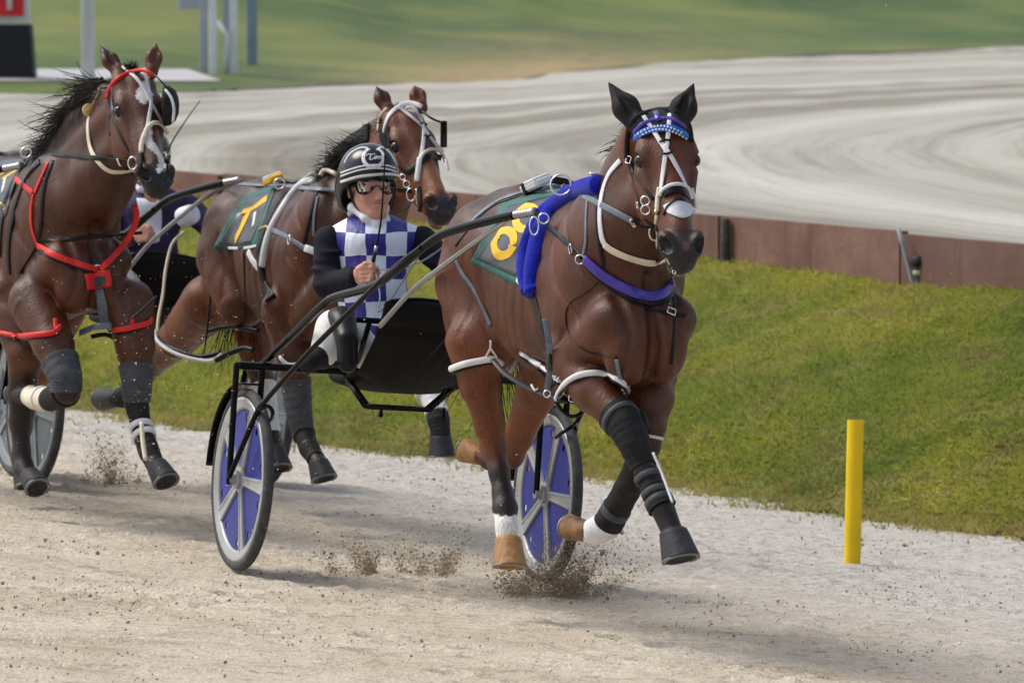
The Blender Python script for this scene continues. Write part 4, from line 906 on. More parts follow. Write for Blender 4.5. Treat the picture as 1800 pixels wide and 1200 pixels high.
# B: at the left, with the flying mane
duB, dwB = -.28, -.035
HB = HeadPose(FB, FB.loc(P(238, 116, 23.15)), cam_dirs(FB, .225, -.755, .61), cam_dirs(FB, .91, 0.0, -.41), 1.03)
legB = {'RF': chainv(FB, [(62, 530, -.17, .115), (94, 605, -.16, .085), (116, 664, -.15, .058), (116, 688, -.15, .054), (88, 702, -.15, .038), (62, 700, -.15, .036), (48, 692, -.15, .036)]),
        'LF': chainv(FB, [(228, 535, .17, .11), (238, 612, .17, .08), (241, 672, .16, .056), (240, 708, .16, .047), (250, 758, .15, .035), (262, 793, .15, .041), (271, 812, .15, .035), (276, 822, .15, .039)]),
        'RH': chainv(FB, [(20, 520, -.16, .13), (46, 620, -.15, .08), (38, 690, -.14, .056), (35, 740, -.14, .045), (38, 790, -.14, .036), (43, 825, -.14, .042), (50, 838, -.14, .036)]),
        'LH': chainv(FB, [(100, 540, .15, .13), (66, 640, .14, .085), (44, 700, .14, .056), (38, 750, .14, .044), (36, 800, .14, .036), (38, 828, .14, .04)])}
prB = torso_prims(dwB, duB); neck(prB, HB, duB, dwB, HB.o); prB += head_prims(HB)
for L in legB.values(): prB += limb(L)
prB += earpx(FB, 205, 122, 176, 82, 23.2, cam_dirs(FB, .6, 0, 1)) + earpx(FB, 268, 118, 275, 76, 23.12, cam_dirs(FB, .2, 0, 1))
def coatB(L, Hl):
    c, hd = base_coat(L, Hl, .78, .4); c = lerp(c, PT, pts_mask(L, legB, .70, .56) * .9)
    w = (vnoise(Hl[:, 0] * 45, Hl[:, 1] * 45, 41) - .5) * .02; a_, c_ = Hl[:, 0], Hl[:, 1]; f_ = hd * (Hl[:, 2] > -.10)
    star = np.abs(c_ - .012 + .18 * (a_ - .13)) + np.maximum(0, np.abs(a_ - .14) - .02) * .75 < .034 + w
    strp = np.abs(c_ - .004 - .02 * np.sin(a_ * 30)) < .020 * (1 - sstep(a_, .5, .56)) * sstep(a_, .3, .36) + w * .5
    c = lerp(c, WHT * .95, f_ * (star | ((a_ > .3) & (a_ < .55) & strp)))
    return lerp(c, PINK * 1.2, hd * (1 - sstep(np.linalg.norm((Hl - np.array([.58, 0, -.135])) * [1, .7, 1.2], axis=1), .02, .04)) * .8)
horseB, SKB = make_horse('dark bay horse with white star and blaze, red breastplate and flying black mane', FB, prB, HB, coatB, .0095, 'coat_wet', du=duB, dw=dwB)
for s in (-1, 1): eye(horseB, FB, HB, s)
hoof('hoof', horseB, hv(FB, 275, 817, .15), hv(FB, 290, 850, .16), FB, r0=.047, r1=.061, fwd=FB.ex + np.array([0, 0, .5])); hoof('hoof', horseB, hv(FB, 52, 835, -.14), hv(FB, 64, 862, -.14), FB, r0=.046, r1=.058)
hoof('hoof', horseB, hv(FB, 50, 692, -.15), hv(FB, 28, 684, -.15), FB, r0=.046, r1=.056, fwd=(0, .2, -1.)); hoof('hoof', horseB, hv(FB, 39, 828, .14), hv(FB, 44, 856, .14), FB, r0=.046, r1=.056)
cr = [FB.w((2.3 + duB, 0, 1.60 + dwB)), FB.w((2.5 + duB, 0, 1.72 + dwB)), FB.w(HB.o * .45 + np.array([2.5 + duB, 0, 1.72 + dwB]) * .55 + [0, 0, .07]), FB.w(HB.p(.0, 0, -.16)), FB.w(HB.p(0, 0, -.07)), FB.w(HB.p(.02, 0, -.03))]
strands('mane', horseB, cr, [FB.M.T @ np.array([-.85, -.5, -.15])] * 4 + [FB.M.T @ np.array([-.2, -.1, 1.])] * 2, [.16, .22, .22, .15, .06, .05], 1700, seed=10, w=.0026, curl=.8, grav=1.0)
strands('tail', horseB, [FB.w((1.2 + duB, .03, 1.36 + dwB)), FB.w((1.13 + duB, .03, 1.24 + dwB))], [FB.M.T @ np.array([-.8, 0, -1.])] * 2, .6, 140, seed=12, grav=.6, w=.004)
# ================================================================== SULKIES
FS = Fr(OA, 20, .075)
WR, HALF = .356, .635
def sulky_wheel(par, y, sgn, F0, disc, rim):
    """wheel about the axle (v axis); sgn: outward side"""
    mb = MB(); c = np.array([0, y, WR]); ax = np.array([0, sgn, 0.])
    tyre = [(.322, -.016), (.334, -.021), (.347, -.018), (.355, -.008), (.356, 0), (.355, .008), (.347, .018), (.334, .021), (.322, .016)]
    o = root_in('wheel', par)
    mb = MB(); lathe(mb, c, ax, tyre, 72, ref=(1, 0, 0), closed=True); mb.build('tyre', 'rubber', o, frame=F0)
    mb = MB(); lathe(mb, c, ax, [(.322, -.017), (.322, .017), (.31, .019), (.298, .012), (.286, .013), (.276, .008), (.276, -.008), (.286, -.013), (.298, -.012), (.31, -.019)], 72, ref=(1, 0, 0), closed=True); mb.build('rim', rim, o, frame=F0)
    mb = MB(); a0 = .35
    for k in range(5):
        a = a0 + k * 2 * math.pi / 5; d = np.array([math.sin(a), 0, math.cos(a)]); t = np.array([math.cos(a), 0, -math.sin(a)])
        for side in (-1, 1):
            p0, p1 = c + d * .035 + t * side * .011, c + d * .278 + t * side * .023; n = np.tile(ax, (6, 1)); L = np.linspace(p0, p1, 6)
            sweep(mb, L, n, flat_prof(.012, .026))
        L = np.linspace(c + d * .03, c + d * .278, 6); w = np.linspace(.030, .058, 6)
        pr = flat_prof(1.0, .36); v = []
        q0, q1, q2, q3 = c + d * .03 - t * .010, c + d * .03 + t * .010, c + d * .278 + t * .022, c + d * .278 - t * .022
        mb.add([q + ax * s_ for s_ in (.0095, -.0095) for q in (q0, q1, q2, q3)], [(0, 1, 2, 3), (7, 6, 5, 4), (0, 4, 5, 1), (1, 5, 6, 2), (2, 6, 7, 3), (3, 7, 4, 0)])
    mb.build('spokes', rim, o, frame=F0, auto=40)
    lp = [[(.2775 * math.cos(t), .2775 * math.sin(t)) for t in np.linspace(0, 2 * math.pi, 72, endpoint=False)], [(.03 * math.cos(t), .03 * math.sin(t)) for t in np.linspace(0, 2 * math.pi, 20, endpoint=False)]]
    for k in range(5):
        a = a0 + (k + .5) * 2 * math.pi / 5
        for da in (-.33, .33):
            cx, cy = .245 * math.sin(a + da), .245 * math.cos(a + da); lp.append([(cx + .016 * math.cos(t), cy + .016 * math.sin(t)) for t in np.linspace(0, 2 * math.pi, 16, endpoint=False)])
    v, f = fill2d(lp, .0025); v = np.c_[v[:, 0], v[:, 2] + y, v[:, 1] + WR]; mb = MB(); mb.add(v, f); mb.build('disc', disc, o, smooth=False, frame=F0)
    mb = MB(); lathe(mb, c, ax, [(.0, -.055), (.018, -.055), (.02, -.03), (.036, -.028), (.036, -.014), (.05, -.012), (.05, .012), (.036, .014), (.036, .028), (.02, .03), (.018, .055), (0, .055)], 24, ref=(1, 0, 0)); mb.build('hub', 'rim_grey', o, frame=F0, auto=40)
def root_in(name, par):
    o = bpy.data.objects.new(name, None); COL.objects.link(o); o.parent = par; o.empty_display_size = .1; return o
def rotm(fr): 
    m = np.eye(4); m[:3, :3] = fr.M.T; m[:3, 3] = fr.o; return Matrix(m.tolist())
def build_sulky(label, group='racing sulkies', disc='disc_blue', rim='rim_grey'):
    rt = root('sulky', FS.o, label, 'sulky', group, rotm(FS)); q = lambda x, y, v: FS.ray(x, y, v=v); qu = lambda x, y, u: FS.ray(x, y, u=u)
    for sgn in (-1, 1): sulky_wheel(rt, sgn * HALF, sgn, FS, disc, rim)
    mir = lambda L: [np.asarray(p) * [1 - .05 * max(0, p[0]), -1 + .05 * max(0, p[0]), 1] for p in L]
    def part(nm, m, paths, r, k=12, step=.02):
        for pth, sg in paths:
            mb = MB(); tube(mb, spline(np.array(pth), step), r, k); mb.build(nm, m, rt, frame=FS)
    bw = .80   # height of the axle bar above the ground
    # axle bar, forks down to both hubs
    part('axle_bar', 'black_metal', [([(0, -.69, bw), (0, .69, bw)], 0)], .0155)
    for s in (-1, 1):
        part('fork', 'black_metal', [([(0, s * .69, bw + .012), (0, s * .69, .6), (0, s * .688, WR - .02)], 0), ([(0, s * .585, bw), (0, s * .585, .6), (0, s * .588, WR)], 0)], .0125)
        mb = MB(); a = np.linspace(-.1, 1.5, 14)    # mud guard behind the tyre
        pth = np.array([(-(.375) * math.sin(t), s * HALF, WR + .375 * math.cos(t)) for t in a]); n = np.array([(-math.sin(t), 0, math.cos(t)) for t in a]); sweep(mb, pth, n, flat_prof(.075, .006)); mb.build('mudguard', 'black_metal', rt, frame=FS)
    # shafts: from the axle bar up and along the horse's flank
    sh = [q(455, 645, -.56), q(520, 583, -.56), q(563, 540, -.56), q(590, 522, -.55), q(655, 503, -.53), q(692, 478, -.52), q(738, 440, -.49), q(770, 416, -.47), q(800, 404, -.45), q(860, 388, -.40), q(905, 378, -.36)]
    part('shaft', 'black_metal', [(sh, 0), (mir(sh), 0)], .0165)
    tip = [q(903, 378, -.36), q(922, 375, -.345), q(940, 372, -.33)]
    for T_ in (tip, mir(tip)):
        mb = MB(); L = spline(np.array(T_), .004); rr = [.013 + .003 * (i % 4 < 2) for i in range(len(L))]; sweep(mb, L, frames(L), circ(1, 12), False, rr); mb.build('shaft_tip', 'steel', rt, frame=FS)
    br = [q(403, 838, -.70), q(430, 775, -.68), q(453, 722, -.66), q(470, 700, -.65), q(540, 622, -.61), q(620, 542, -.56), q(690, 474, -.525), q(742, 434, -.495)]
    part('brace', 'black_metal', [(br, 0), (mir(br), 0)], .0105)
    hk = [q(455, 720, -.66), q(470, 713, -.64), q(479, 722, -.62), q(478, 735, -.60), q(470, 742, -.6)]
    part('hook', 'black_metal', [(hk, 0), (mir(hk), 0)], .008, 8)
    # the silver stays
    st = [q(668, 573, -.40), q(720, 515, -.40), q(765, 478, -.40), q(830, 430, -.39), q(865, 405, -.38), q(903, 379, -.36)]
    part('stay', 'steel', [(st, 0), (mir(st), 0)], .0098)
    # foot rest bar across the shafts
    fb = qu(578, 559, .42); part('footrest_bar', 'black_metal', [([fb, (fb[0], -fb[1], fb[2])], 0)], .0115)
    # seat on its bracket
    mb = MB(); n = 18; sw = .25; rows = []
    for i, u in enumerate(np.linspace(-.30, .12, n)):
        t = i / (n - 1); prof = .05 * (2 * t - 1) ** 2 + (.10 * max(0, .25 - t) / .25); r = []
        for v in np.linspace(-1, 1, n): r.append((u, sw * v * (1 - .12 * abs(2 * t - 1) ** 3), bw - .035 + prof + .03 * abs(v) ** 3))
        rows.append(r)
    G = np.array(rows).reshape(-1, 3); f = [(a * n + b, a * n + b + 1, (a + 1) * n + b + 1, (a + 1) * n + b) for a in range(n - 1) for b in range(n - 1)]
    mb.add(np.r_[G, G - [0, 0, .045]], f + [tuple(i + n * n for i in t[::-1]) for t in f] + [(a, a + 1, a + 1 + n * n, a + n * n) if False else (e, e2, e2 + n * n, e + n * n) for e, e2 in [(b + 1, b) for b in range(n - 1)] + [((n - 1) * n + b, (n - 1) * n + b + 1) for b in range(n - 1)] + [(a * n, (a + 1) * n) for a in range(n - 1)] + [((a + 1) * n + n - 1, a * n + n - 1) for a in range(n - 1)]])
    mb.build('seat', 'screen', rt, frame=FS)
    pts = [(.02, -.24, bw - .03), (.16, -.20, bw - .125), (.16, .05, bw - .125), (.02, .20, bw - .04)]; 
    for a, b in ((0, 1), (1, 2), (2, 3)):
        mb = MB(); A_, B_ = np.array(pts[a]), np.array(pts[b]); sweep(mb, np.linspace(A_, B_, 3), np.tile([0., 0, 1], (3, 1)), flat_prof(.028, .022)); mb.build('seat_bracket', 'black_metal', rt, frame=FS)
    for v in (-.14, .12):
        mb = MB(); lathe(mb, (.16, v, bw - .165), (0, 0, 1), [(0, 0), (.009, .002), (.010, .016), (.006, .02), (.006, .05)], 10); mb.build('bolt', 'black_metal', rt, frame=FS)
    for s in (-1, 1):
        mb = MB(); tube(mb, spline([(.0, s * .22, bw), (.2, s * .26, bw + .06), (.42, s * .3, fb[2])], .03), .011, 10); mb.build('seat_arm', 'black_metal', rt, frame=FS)
    # black cloth screen slung between the shafts behind the horse
    mb = MB(); nu, nv = 30, 20; up = .66; top = [qu(678, 532, up), qu(730, 527, up), qu(800, 536, up), qu(880, 560, up), qu(935, 575, up)]; bot = [qu(628, 655, .3), qu(680, 682, .25), qu(740, 690, .24), qu(800, 672, .26), qu(860, 640, .34)]
    T_ = spline(np.array(top), .02); B_ = spline(np.array(bot), .02); T_ = np.array([T_[int(t * (len(T_) - 1))] for t in np.linspace(0, 1, nu)]); B_ = np.array([B_[int(t * (len(B_) - 1))] for t in np.linspace(0, 1, nu)]); v = []
    for j in range(nv):
        t = j / (nv - 1); r = T_ * (1 - t) + B_ * t; r[:, 0] += .14 * math.sin(math.pi * t) ** .7 * np.sin(np.linspace(.25, math.pi - .25, nu)); r[:, 0] += .012 * np.sin(np.linspace(0, 9, nu) + t * 5) * math.sin(math.pi * t) - .03 * math.exp(-((t - .34) / .05) ** 2)
        v.append(r)
    v = np.array(v).reshape(-1, 3); f = [(a * nu + b, a * nu + b + 1, (a + 1) * nu + b + 1, (a + 1) * nu + b) for a in range(nv - 1) for b in range(nu - 1)]
    mb.add(v, f); o = mb.build('splash_screen', 'screen', rt, frame=FS); md = o.modifiers.new('thick', 'SOLIDIFY'); md.thickness = .006
    mb = MB(); tube(mb, spline(np.array(top), .03), .010, 8); mb.build('screen_rail', 'black_metal', rt, frame=FS)
    return rt
sulkyA = build_sulky('racing sulky with blue disc wheels and black frame behind the leading horse')
SWAPPED = {}
def copy_tree(o, parent=None, swap=None):
    c = o.copy(); COL.objects.link(c); c.parent = parent
    for ch in list(o.children): copy_tree(ch, c, swap)
    if swap and o.type == 'MESH' and o.active_material and o.active_material.name in swap:
        nm_ = M[swap[o.active_material.name]]; c.data = SWAPPED.setdefault(o.data.name, o.data.copy()); c.data.materials[0] = nm_
    return c
for fr, lb, du in ((FC, 'sulky with grey disc wheels behind the bay with white crossed face straps', 0), (FB, 'sulky with a grey wheel at the left frame edge, behind the red breastplate horse', 0)):
    c = copy_tree(sulkyA, None, {'disc_blue': 'disc_grey', 'rim_grey': 'wheel_grey'}); f2 = Fr(fr.o, fr.deg, .075); c.matrix_world = rotm(f2); c['label'] = lb
# ================================================================== DRIVERS
def check_mat():
    m = bpy.data.materials.new('silk_check'); m.use_nodes = True; n = m.node_tree.nodes; l = m.node_tree.links; p = n["Principled BSDF"]; p.inputs["Roughness"].default_value = .5
    g = n.new("ShaderNodeTexCoord"); sp = n.new("ShaderNodeSeparateXYZ"); l.new(g.outputs["Object"], sp.inputs[0])
    nz = n.new("ShaderNodeTexNoise"); nz.inputs["Scale"].default_value = 7; l.new(g.outputs["Object"], nz.inputs["Vector"])
    def mth(op, a, b=0.0):
        x = n.new("ShaderNodeMath"); x.operation = op
        for i, v in enumerate((a, b)):
            if isinstance(v, (int, float)): x.inputs[i].default_value = v
            else: l.new(v, x.inputs[i])
        return x.outputs[0]
    wob = mth('MULTIPLY', mth('SUBTRACT', nz.outputs[0], .5), .03)
    fx = mth('FLOOR', mth('DIVIDE', mth('ADD', mth('ADD', sp.outputs[0], CHK[0]), wob), .079)); fz = mth('FLOOR', mth('DIVIDE', mth('ADD', mth('ADD', sp.outputs[2], CHK[1]), wob), .089))
    c = mth('MODULO', mth('ABSOLUTE', mth('ADD', fx, fz)), 2.0)
    mx = n.new("ShaderNodeMix"); mx.data_type = 'RGBA'; l.new(c, mx.inputs[0]); mx.inputs[6].default_value = (.02, .0145, .22, 1); mx.inputs[7].default_value = (.68, .73, .84, 1); l.new(mx.outputs[2], p.inputs["Base Color"])
    mp = n.new("ShaderNodeMapping"); mp.inputs["Scale"].default_value = (1, 1, .35); l.new(g.outputs["Object"], mp.inputs[0]); b2 = n.new("ShaderNodeTexNoise"); b2.inputs["Scale"].default_value = 24; b2.inputs["Detail"].default_value = 3; b2.inputs["Distortion"].default_value = .6; l.new(mp.outputs[0], b2.inputs["Vector"])
    bp = n.new("ShaderNodeBump"); bp.inputs["Strength"].default_value = .85; bp.inputs["Distance"].default_value = .012; l.new(b2.outputs[0], bp.inputs["Height"]); l.new(bp.outputs[0], p.inputs["Normal"]); return m
def make_driver(label, cx, cy, k, d0, torso_m, sleeve_m, fancy, yaw=24):
    W = lambda x, y, t=0.0: P(cx + (x - 652) * k, cy + (y - 330) * k, d0 - t)
    base = W(655, 640, .0); rt = root('person', base, label, 'person', 'sulky drivers')
    yw = math.radians(yaw); r_ = np.array([math.cos(yw), math.sin(yw), 0]); f_ = np.array([math.sin(yw), -math.cos(yw), -.03]); u_ = np.array([0, 0, 1.]); O = W(650, 322, 0)
    h = lambda r, f, u: O + r * r_ + f * f_ + u * u_; Rh = np.array([r_, nrm(f_), u_]); pr = []
    c = lambda a, b, ra, rb, kk=.02: pr.append(('c', a, b, ra, rb, kk)); e = lambda q, rad, kk=.02, R=Rh: pr.append(('e', q, rad, R, kk))
    e(h(0, -.005, .02), (.075, .093, .098)); e(h(0, .03, -.055), (.059, .066, .078), .03)
    for s in (-1, 1):
        c(h(s * .048, .005, -.07), h(s * .022, .066, -.113), .024, .02, .025); e(h(s * .04, .066, -.043), (.024, .022, .024), .02); e(h(s * .0115, .099, -.0545), (.0085, .011, .0075), .008)
        e(h(s * .079, -.01, -.03), (.009, .02, .031), .008); e(h(s * .031, .082, -.012), (.0145, .011, .0105), .006)
        c(h(s * .012, .088, .006), h(s * .045, .078, .006), .009, .008, .015)
    e(h(0, .077, -.118), (.026, .022, .020), .02); c(h(0, .088, -.004), h(0, .108, -.048), .009, .0125, .014)
    e(h(0, .0915, -.0785), (.024, .009, .006), .006); e(h(0, .089, -.089), (.021, .009, .0065), .006)
    c(h(0, -.02, -.09), W(652, 405, -.03), .056, .062, .03)
    # torso, arms and legs under the clothes
    I3 = None
    e(W(655, 450, -.02), (.145, .095, .14), .05, I3); e(W(655, 530, .02), (.125, .095, .15), .05, I3); e(W(655, 600, .06), (.15, .11, .10), .05, I3)
    R = dict(sh=W(578, 424, -.01), el=W(577, 500, .03), wr=W(622, 488, .20)); Lf = dict(sh=W(742, 424, -.05), el=W(797, 480, .06), wr=W(803, 492, .26))
    for A_ in (R, Lf): c(A_['sh'], A_['el'], .05, .042, .03); c(A_['el'], A_['wr'], .042, .027, .02)
    legs = []
    for s, hx, kx, ky, ax_, ay in ((-1, 622, 588, 578, 568, 622), (1, 690, 722, 590, 735, 625)):
        tt = .40 if s < 0 else .02; legs.append((W(hx, 600, .04), W(kx, ky, tt), W(ax_, ay, tt + .06))); c(*legs[-1][:2], .07, .055, .03); c(legs[-1][1], legs[-1][2], .052, .038, .02)
    # hands: palm, four fingers closed on the rein, thumb on top
    def hand(wr, px0, py0, tt, mirror=1):
        H_ = lambda x, y, t: W(px0 + mirror * (x - 643), py0 + (y - 481), tt + t)
        c(wr, H_(633, 483, -.02), .026, .028, .015); e(H_(636, 482, -.012), (.022, .027, .040), .015, I3)
        for i, (y, l) in enumerate(((470.5, 1.0), (478.5, 1.12), (486.5, 1.04), (494, .86))):
            r = .0096 if i < 3 else .0084; K = H_(636, y + 1, .012); A1 = H_(636 + 17 * l, y - .5, .026); A2 = H_(636 + 26 * l, y + .5, .008); A3 = H_(636 + 18 * l, y + 1.5, -.014)
            c(K, A1, r * 1.08, r, .005); c(A1, A2, r, r * .92, .004); c(A2, A3, r * .92, r * .78, .004); e(A1, (r * 1.12,) * 3, .004, I3)
        c(H_(630, 473, 0), H_(643, 463.5, .018), .013, .0105, .008); c(H_(643, 463.5, .018), H_(657, 463, .024), .0105, .0085, .004)
    hand(R['wr'], 643, 481, .235); hand(Lf['wr'], 812, 495, .28, -1)
    pr.append(('C', h(-.02, .1035, -.0835), h(.02, .1035, -.0835), .0028, .0028, .004))
    V, Fs = sdf_mesh(pr, .0042 if fancy else .008, None, .03, 1); mb = MB(); mb.add(V, Fs); body = mb.build('body', 'skin', rt); SK = Skin(V, Fs)
    # clothes
    def cloth(nm, prims, m, hh=.008):
        V, Fs = sdf_mesh(prims, hh); mb = MB(); mb.add(V, Fs); return mb.build(nm, m, rt), Skin(V, Fs), V
    T = [('e', W(655, 447, -.02), (.158, .112, .15), None, .05), ('e', W(656, 525, .02), (.138, .110, .16), None, .05), ('e', W(656, 595, .05), (.16, .12, .11), None, .05),
         ('c', W(593, 418, -.02), W(640, 399, -.035), .050, .058, .04), ('c', W(724, 418, -.05), W(668, 399, -.035), .050, .058, .04), ('e', W(655, 420, .0), (.12, .10, .06), None, .05)]
    global CHK; CHK = (0, 0)
    jk, SJ, Vj = cloth('racing_silks', T, torso_m if isinstance(torso_m, str) else 'white', .007)
    if fancy:
        o0 = base; s_ = d0 / F; p0 = W(643, 450, .1); CHK = (-(p0[0] - o0[0]) + .079 * 60, -(p0[2] - o0[2]) + .089 * 60); M['silk_check'] = check_mat(); jk.data.materials[0] = M['silk_check']
    for A_, nm in ((R, 'r'), (Lf, 'l')):
        rw = np.random.default_rng(3); S_ = [('c', A_['sh'], A_['el'], .061, .051, .03), ('c', A_['el'], A_['wr'], .051, .034, .03)]
        for t in np.linspace(.25, .95, 5): S_.append(('e', A_['sh'] * (1 - t) + A_['el'] * t + rw.normal(0, .008, 3), (.056, .056, .009), None, .018))
        for t in np.linspace(.1, .9, 5): S_.append(('e', A_['el'] * (1 - t) + A_['wr'] * t + rw.normal(0, .006, 3), (.009, .043, .043), None, .018))
        cloth('sleeve', S_, sleeve_m, .007)
    Tr = []
    for hp, kn, an in legs: Tr += [('c', hp, kn, .088, .07, .04), ('c', kn, an, .066, .054, .03), ('e', kn * .5 + an * .5 + [.01, 0, 0], (.062, .06, .05), None, .03)]
    Tr.append(('e', W(656, 606, .05), (.165, .125, .09), None, .05)); cloth('trousers', Tr, 'trouser', .009)
    for hp, kn, an in legs:
        ft = an + np.array([-.055, -.07, -.035]); cloth('boot', [('c', kn * .12 + an * .88, an, .05, .048, .02), ('c', an, ft, .045, .036, .02), ('e', an + [0, .02, -.03], (.036, .045, .03), None, .02)], 'boot', .008)
    if fancy:
        kn, an = legs[0][1], legs[0][2]
        cloth('gaiter', [('c', W(604, 572, .47), W(610, 596, .53), .050, .046, .02), ('c', W(610, 600, .54), W(611, 637, .56), .042, .040, .01), ('e', W(600, 560, .42), (.06, .07, .05), None, .02)], 'leather', .008)
    # helmet
    hp_ = [('e', h(0, -.010, .050), (.112, .134, .106), Rh, .02), ('e', h(-.088, -.035, -.035), (.028, .065, .082), Rh, .04), ('e', h(.088, -.035, -.035), (.028, .065, .082), Rh, .04), ('e', h(0, -.075, -.02), (.10, .07, .09), Rh, .04),
           ('E', h(0, .205, -.135), (.128, .185, .152), Rh, .008), ('E', h(0, .06, -.062), (.15, .122, .085), Rh, .008)]
    V, Fs = sdf_mesh(hp_, .0045 if fancy else .008); mb = MB(); mb.add(V, Fs); hel = mb.build('helmet', 'helmet', rt); SH = Skin(V, Fs)
    px = lambda L: [(cx + (a - 652) * k, cy + (b - 330) * k) for a, b in L]
    def on(skin, nm, m, L, w, th=.003, off=.001, par=rt, closed=False, fn=strap):
        mb = MB()
        if fn is strap: strap(mb, skin, px(L), w * k, th, off, closed, step=3.0)
        else: cord(mb, skin, px(L), w * k, off, closed, step=2.0)
        return mb.build(nm, m, par)
    on(SH, 'helmet_rim', 'white', [(599, 320), (612, 316), (630, 311), (652, 308), (676, 306), (695, 307), (701, 309)], 5, .006, .002, hel)
    if fancy:
        for dy in (0, 6): on(SH, 'helmet_stripe', 'white', [(598.5, 304 + dy), (612, 299 + dy), (632, 293 + dy), (655, 290 + dy), (680, 291 + dy), (696, 296 + dy)], 3.0, .002, .001, hel)
        on(SH, 'helmet_stripe', 'white', [(605, 287), (611, 275), (620, 266), (632, 260), (643, 259.5), (650, 264)], 4, .002, .001, hel); on(SH, 'helmet_stripe', 'white', [(662, 264), (669, 259), (679, 263), (688, 273), (694, 285)], 4, .002, .001, hel)
        on(SH, 'horseshoe_emblem', 'white', [(656.5 + 18 * math.sin(t), 277 - 17 * math.cos(t)) for t in np.linspace(math.radians(28), math.radians(332), 26)], 6.5, .002, .0012, hel)
        em = MB()
        for t in np.linspace(math.radians(50), math.radians(310), 8): strap(em, SH, px([(656.5 + 18 * math.sin(t) - .7, 277 - 17 * math.cos(t)), (656.5 + 18 * math.sin(t) + .7, 277 - 17 * math.cos(t))]), 1.2, .0045, .001, step=1)
        em.build('emblem_dots', 'helmet', hel)
        for L in ([(643.5, 275), (644.5, 272.5), (649, 271), (655, 271.5), (659, 270)], [(652.5, 271.5), (651, 276), (650, 280), (653, 281), (656, 278)], [(659, 275), (658, 278), (658.5, 280), (660.5, 278.5)], [(661, 280), (662, 275), (663.5, 275.5), (664, 280)], [(664, 277), (665.5, 275), (667, 276), (667, 280)], [(667, 277), (668.5, 275), (670, 276), (670, 279.5), (672, 278)]):
            on(SH, 'lettering', 'white', L, 1.9, .0, .0015, hel, fn=cord)
        on(SH, 'lettering', 'white', [(660.2, 272), (660.8, 271.6)], 1.8, 0, .0015, hel, fn=cord)
    # goggles, chin strap, neck scarf
    gl = [(626, 322), (626.5, 332), (632, 340), (642, 341.5), (651, 337), (658, 328.5), (664, 326), (669, 329), (674, 337), (682, 341), (690, 337), (694, 326), (692, 315)]
    g = on(SK, 'goggles', 'leather', gl, 2.2, .006, .012); on(SK, 'goggle_strap', 'leather', [(606, 322), (614, 324), (627, 325)], 9, .005, .012, g)
    mb = MB(); patch(mb, SK, [px([(627, 314), (645, 311), (665, 309), (685, 311), (693, 314)]), px([(626, 325), (645, 324), (664, 322), (682, 323), (694, 325)]), px([(632, 339), (643, 340), (659, 328), (676, 338), (689, 338)])], 22, 10, .016, .0015); mb.build('lens', 'lens', g)
    for s in (-1, 1):
        mb = MB(); q = h(s * .031, .0885, -.012); lathe(mb, q, f_, [(.0062, 0), (.005, .0045), (0, .0055)], 12); mb.build('eye', 'eye', body)
    mb = MB(); strap(mb, SK, px([(630, 322), (638, 319), (648, 320)]), 2.5, .003, .001, step=2); mb.build('eyebrow', 'brow', body); mb = MB(); strap(mb, SK, px([(665, 318), (674, 316), (684, 318)]), 2.5, .003, .001, step=2); mb.build('eyebrow', 'brow', body)
    on(SK, 'lips', 'mouth', [(656, 358.5), (662, 357.2), (668, 357.8), (674, 357.2), (679, 357.8)], 3.0, .003, .0005, body)
    on(SK, 'chin_strap', 'leather', [(614, 328), (618, 345), (622, 358), (628, 368), (636, 376)], 6, .005, .006, hel); on(SK, 'chin_strap', 'leather', [(694, 330), (693, 345), (690, 358), (686, 368)], 5, .005, .004, hel)
    sc_ = [('c', h(-.068, -.01, -.095), h(-.045, .06, -.135), .014, .013, .02), ('c', h(-.045, .06, -.135), h(.0, .085, -.152), .013, .012, .02), ('c', h(0, .085, -.152), h(.045, .06, -.140), .012, .012, .02), ('c', h(.045, .06, -.14), h(.066, -.01, -.10), .012, .012, .02), ('c', h(-.068, -.01, -.095), h(-.05, -.06, -.12), .02, .02, .02), ('c', h(.066, -.01, -.1), h(.05, -.06, -.12), .02, .02, .02),
           ('c', h(0, .03, -.17), W(662, 402, .06), .048, .022, .02)]
    V, Fs = sdf_mesh(sc_, .006); mb = MB(); mb.add(V, Fs); mb.build('neck_scarf', 'white' if fancy else 'silk_white', rt)
    if fancy:
        for L in ([(583, 402), (566, 416), (553, 436), (548, 462)], [(583, 503), (574, 505), (570, 515), (577, 525), (586, 530)], [(745, 404), (758, 414), (766, 424)]):
            pass
    return rt, SK, SJ, W
driverA, SDA, SJA, WA = make_driver('driver in blue and white checked silks and black helmet holding a whip upright', 652, 330, 1.0, 21.85, 'white', 'sleeve', True)
driverC, SDC, SJC, WC = make_driver('driver in dark purple and white silks half hidden behind the red breastplate horse', 260, 288, .82, 26.6, 'purple_silk', 'purple_silk', False, 15)
# white front panel and cuff of the far driver
mb = MB(); patch(mb, SJC, [[(240, 348), (262, 350), (280, 352)], [(245, 372), (266, 374), (284, 372)], [(250, 400), (270, 402), (284, 396)], [(262, 425), (272, 428), (280, 424)]], 14, 14, .006, .004); mb.build('front_panel', 'silk_white', driverC)
mb = MB(); p0 = np.array(P(318, 384, 26.35)); p1 = np.array(P(343, 374, 26.3)); lathe(mb, p0, p1 - p0, [(.045, 0), (.05, .02), (.048, .06), (.042, .085), (.03, .088)], 16); mb.build('cuff', 'silk_white', driverC)
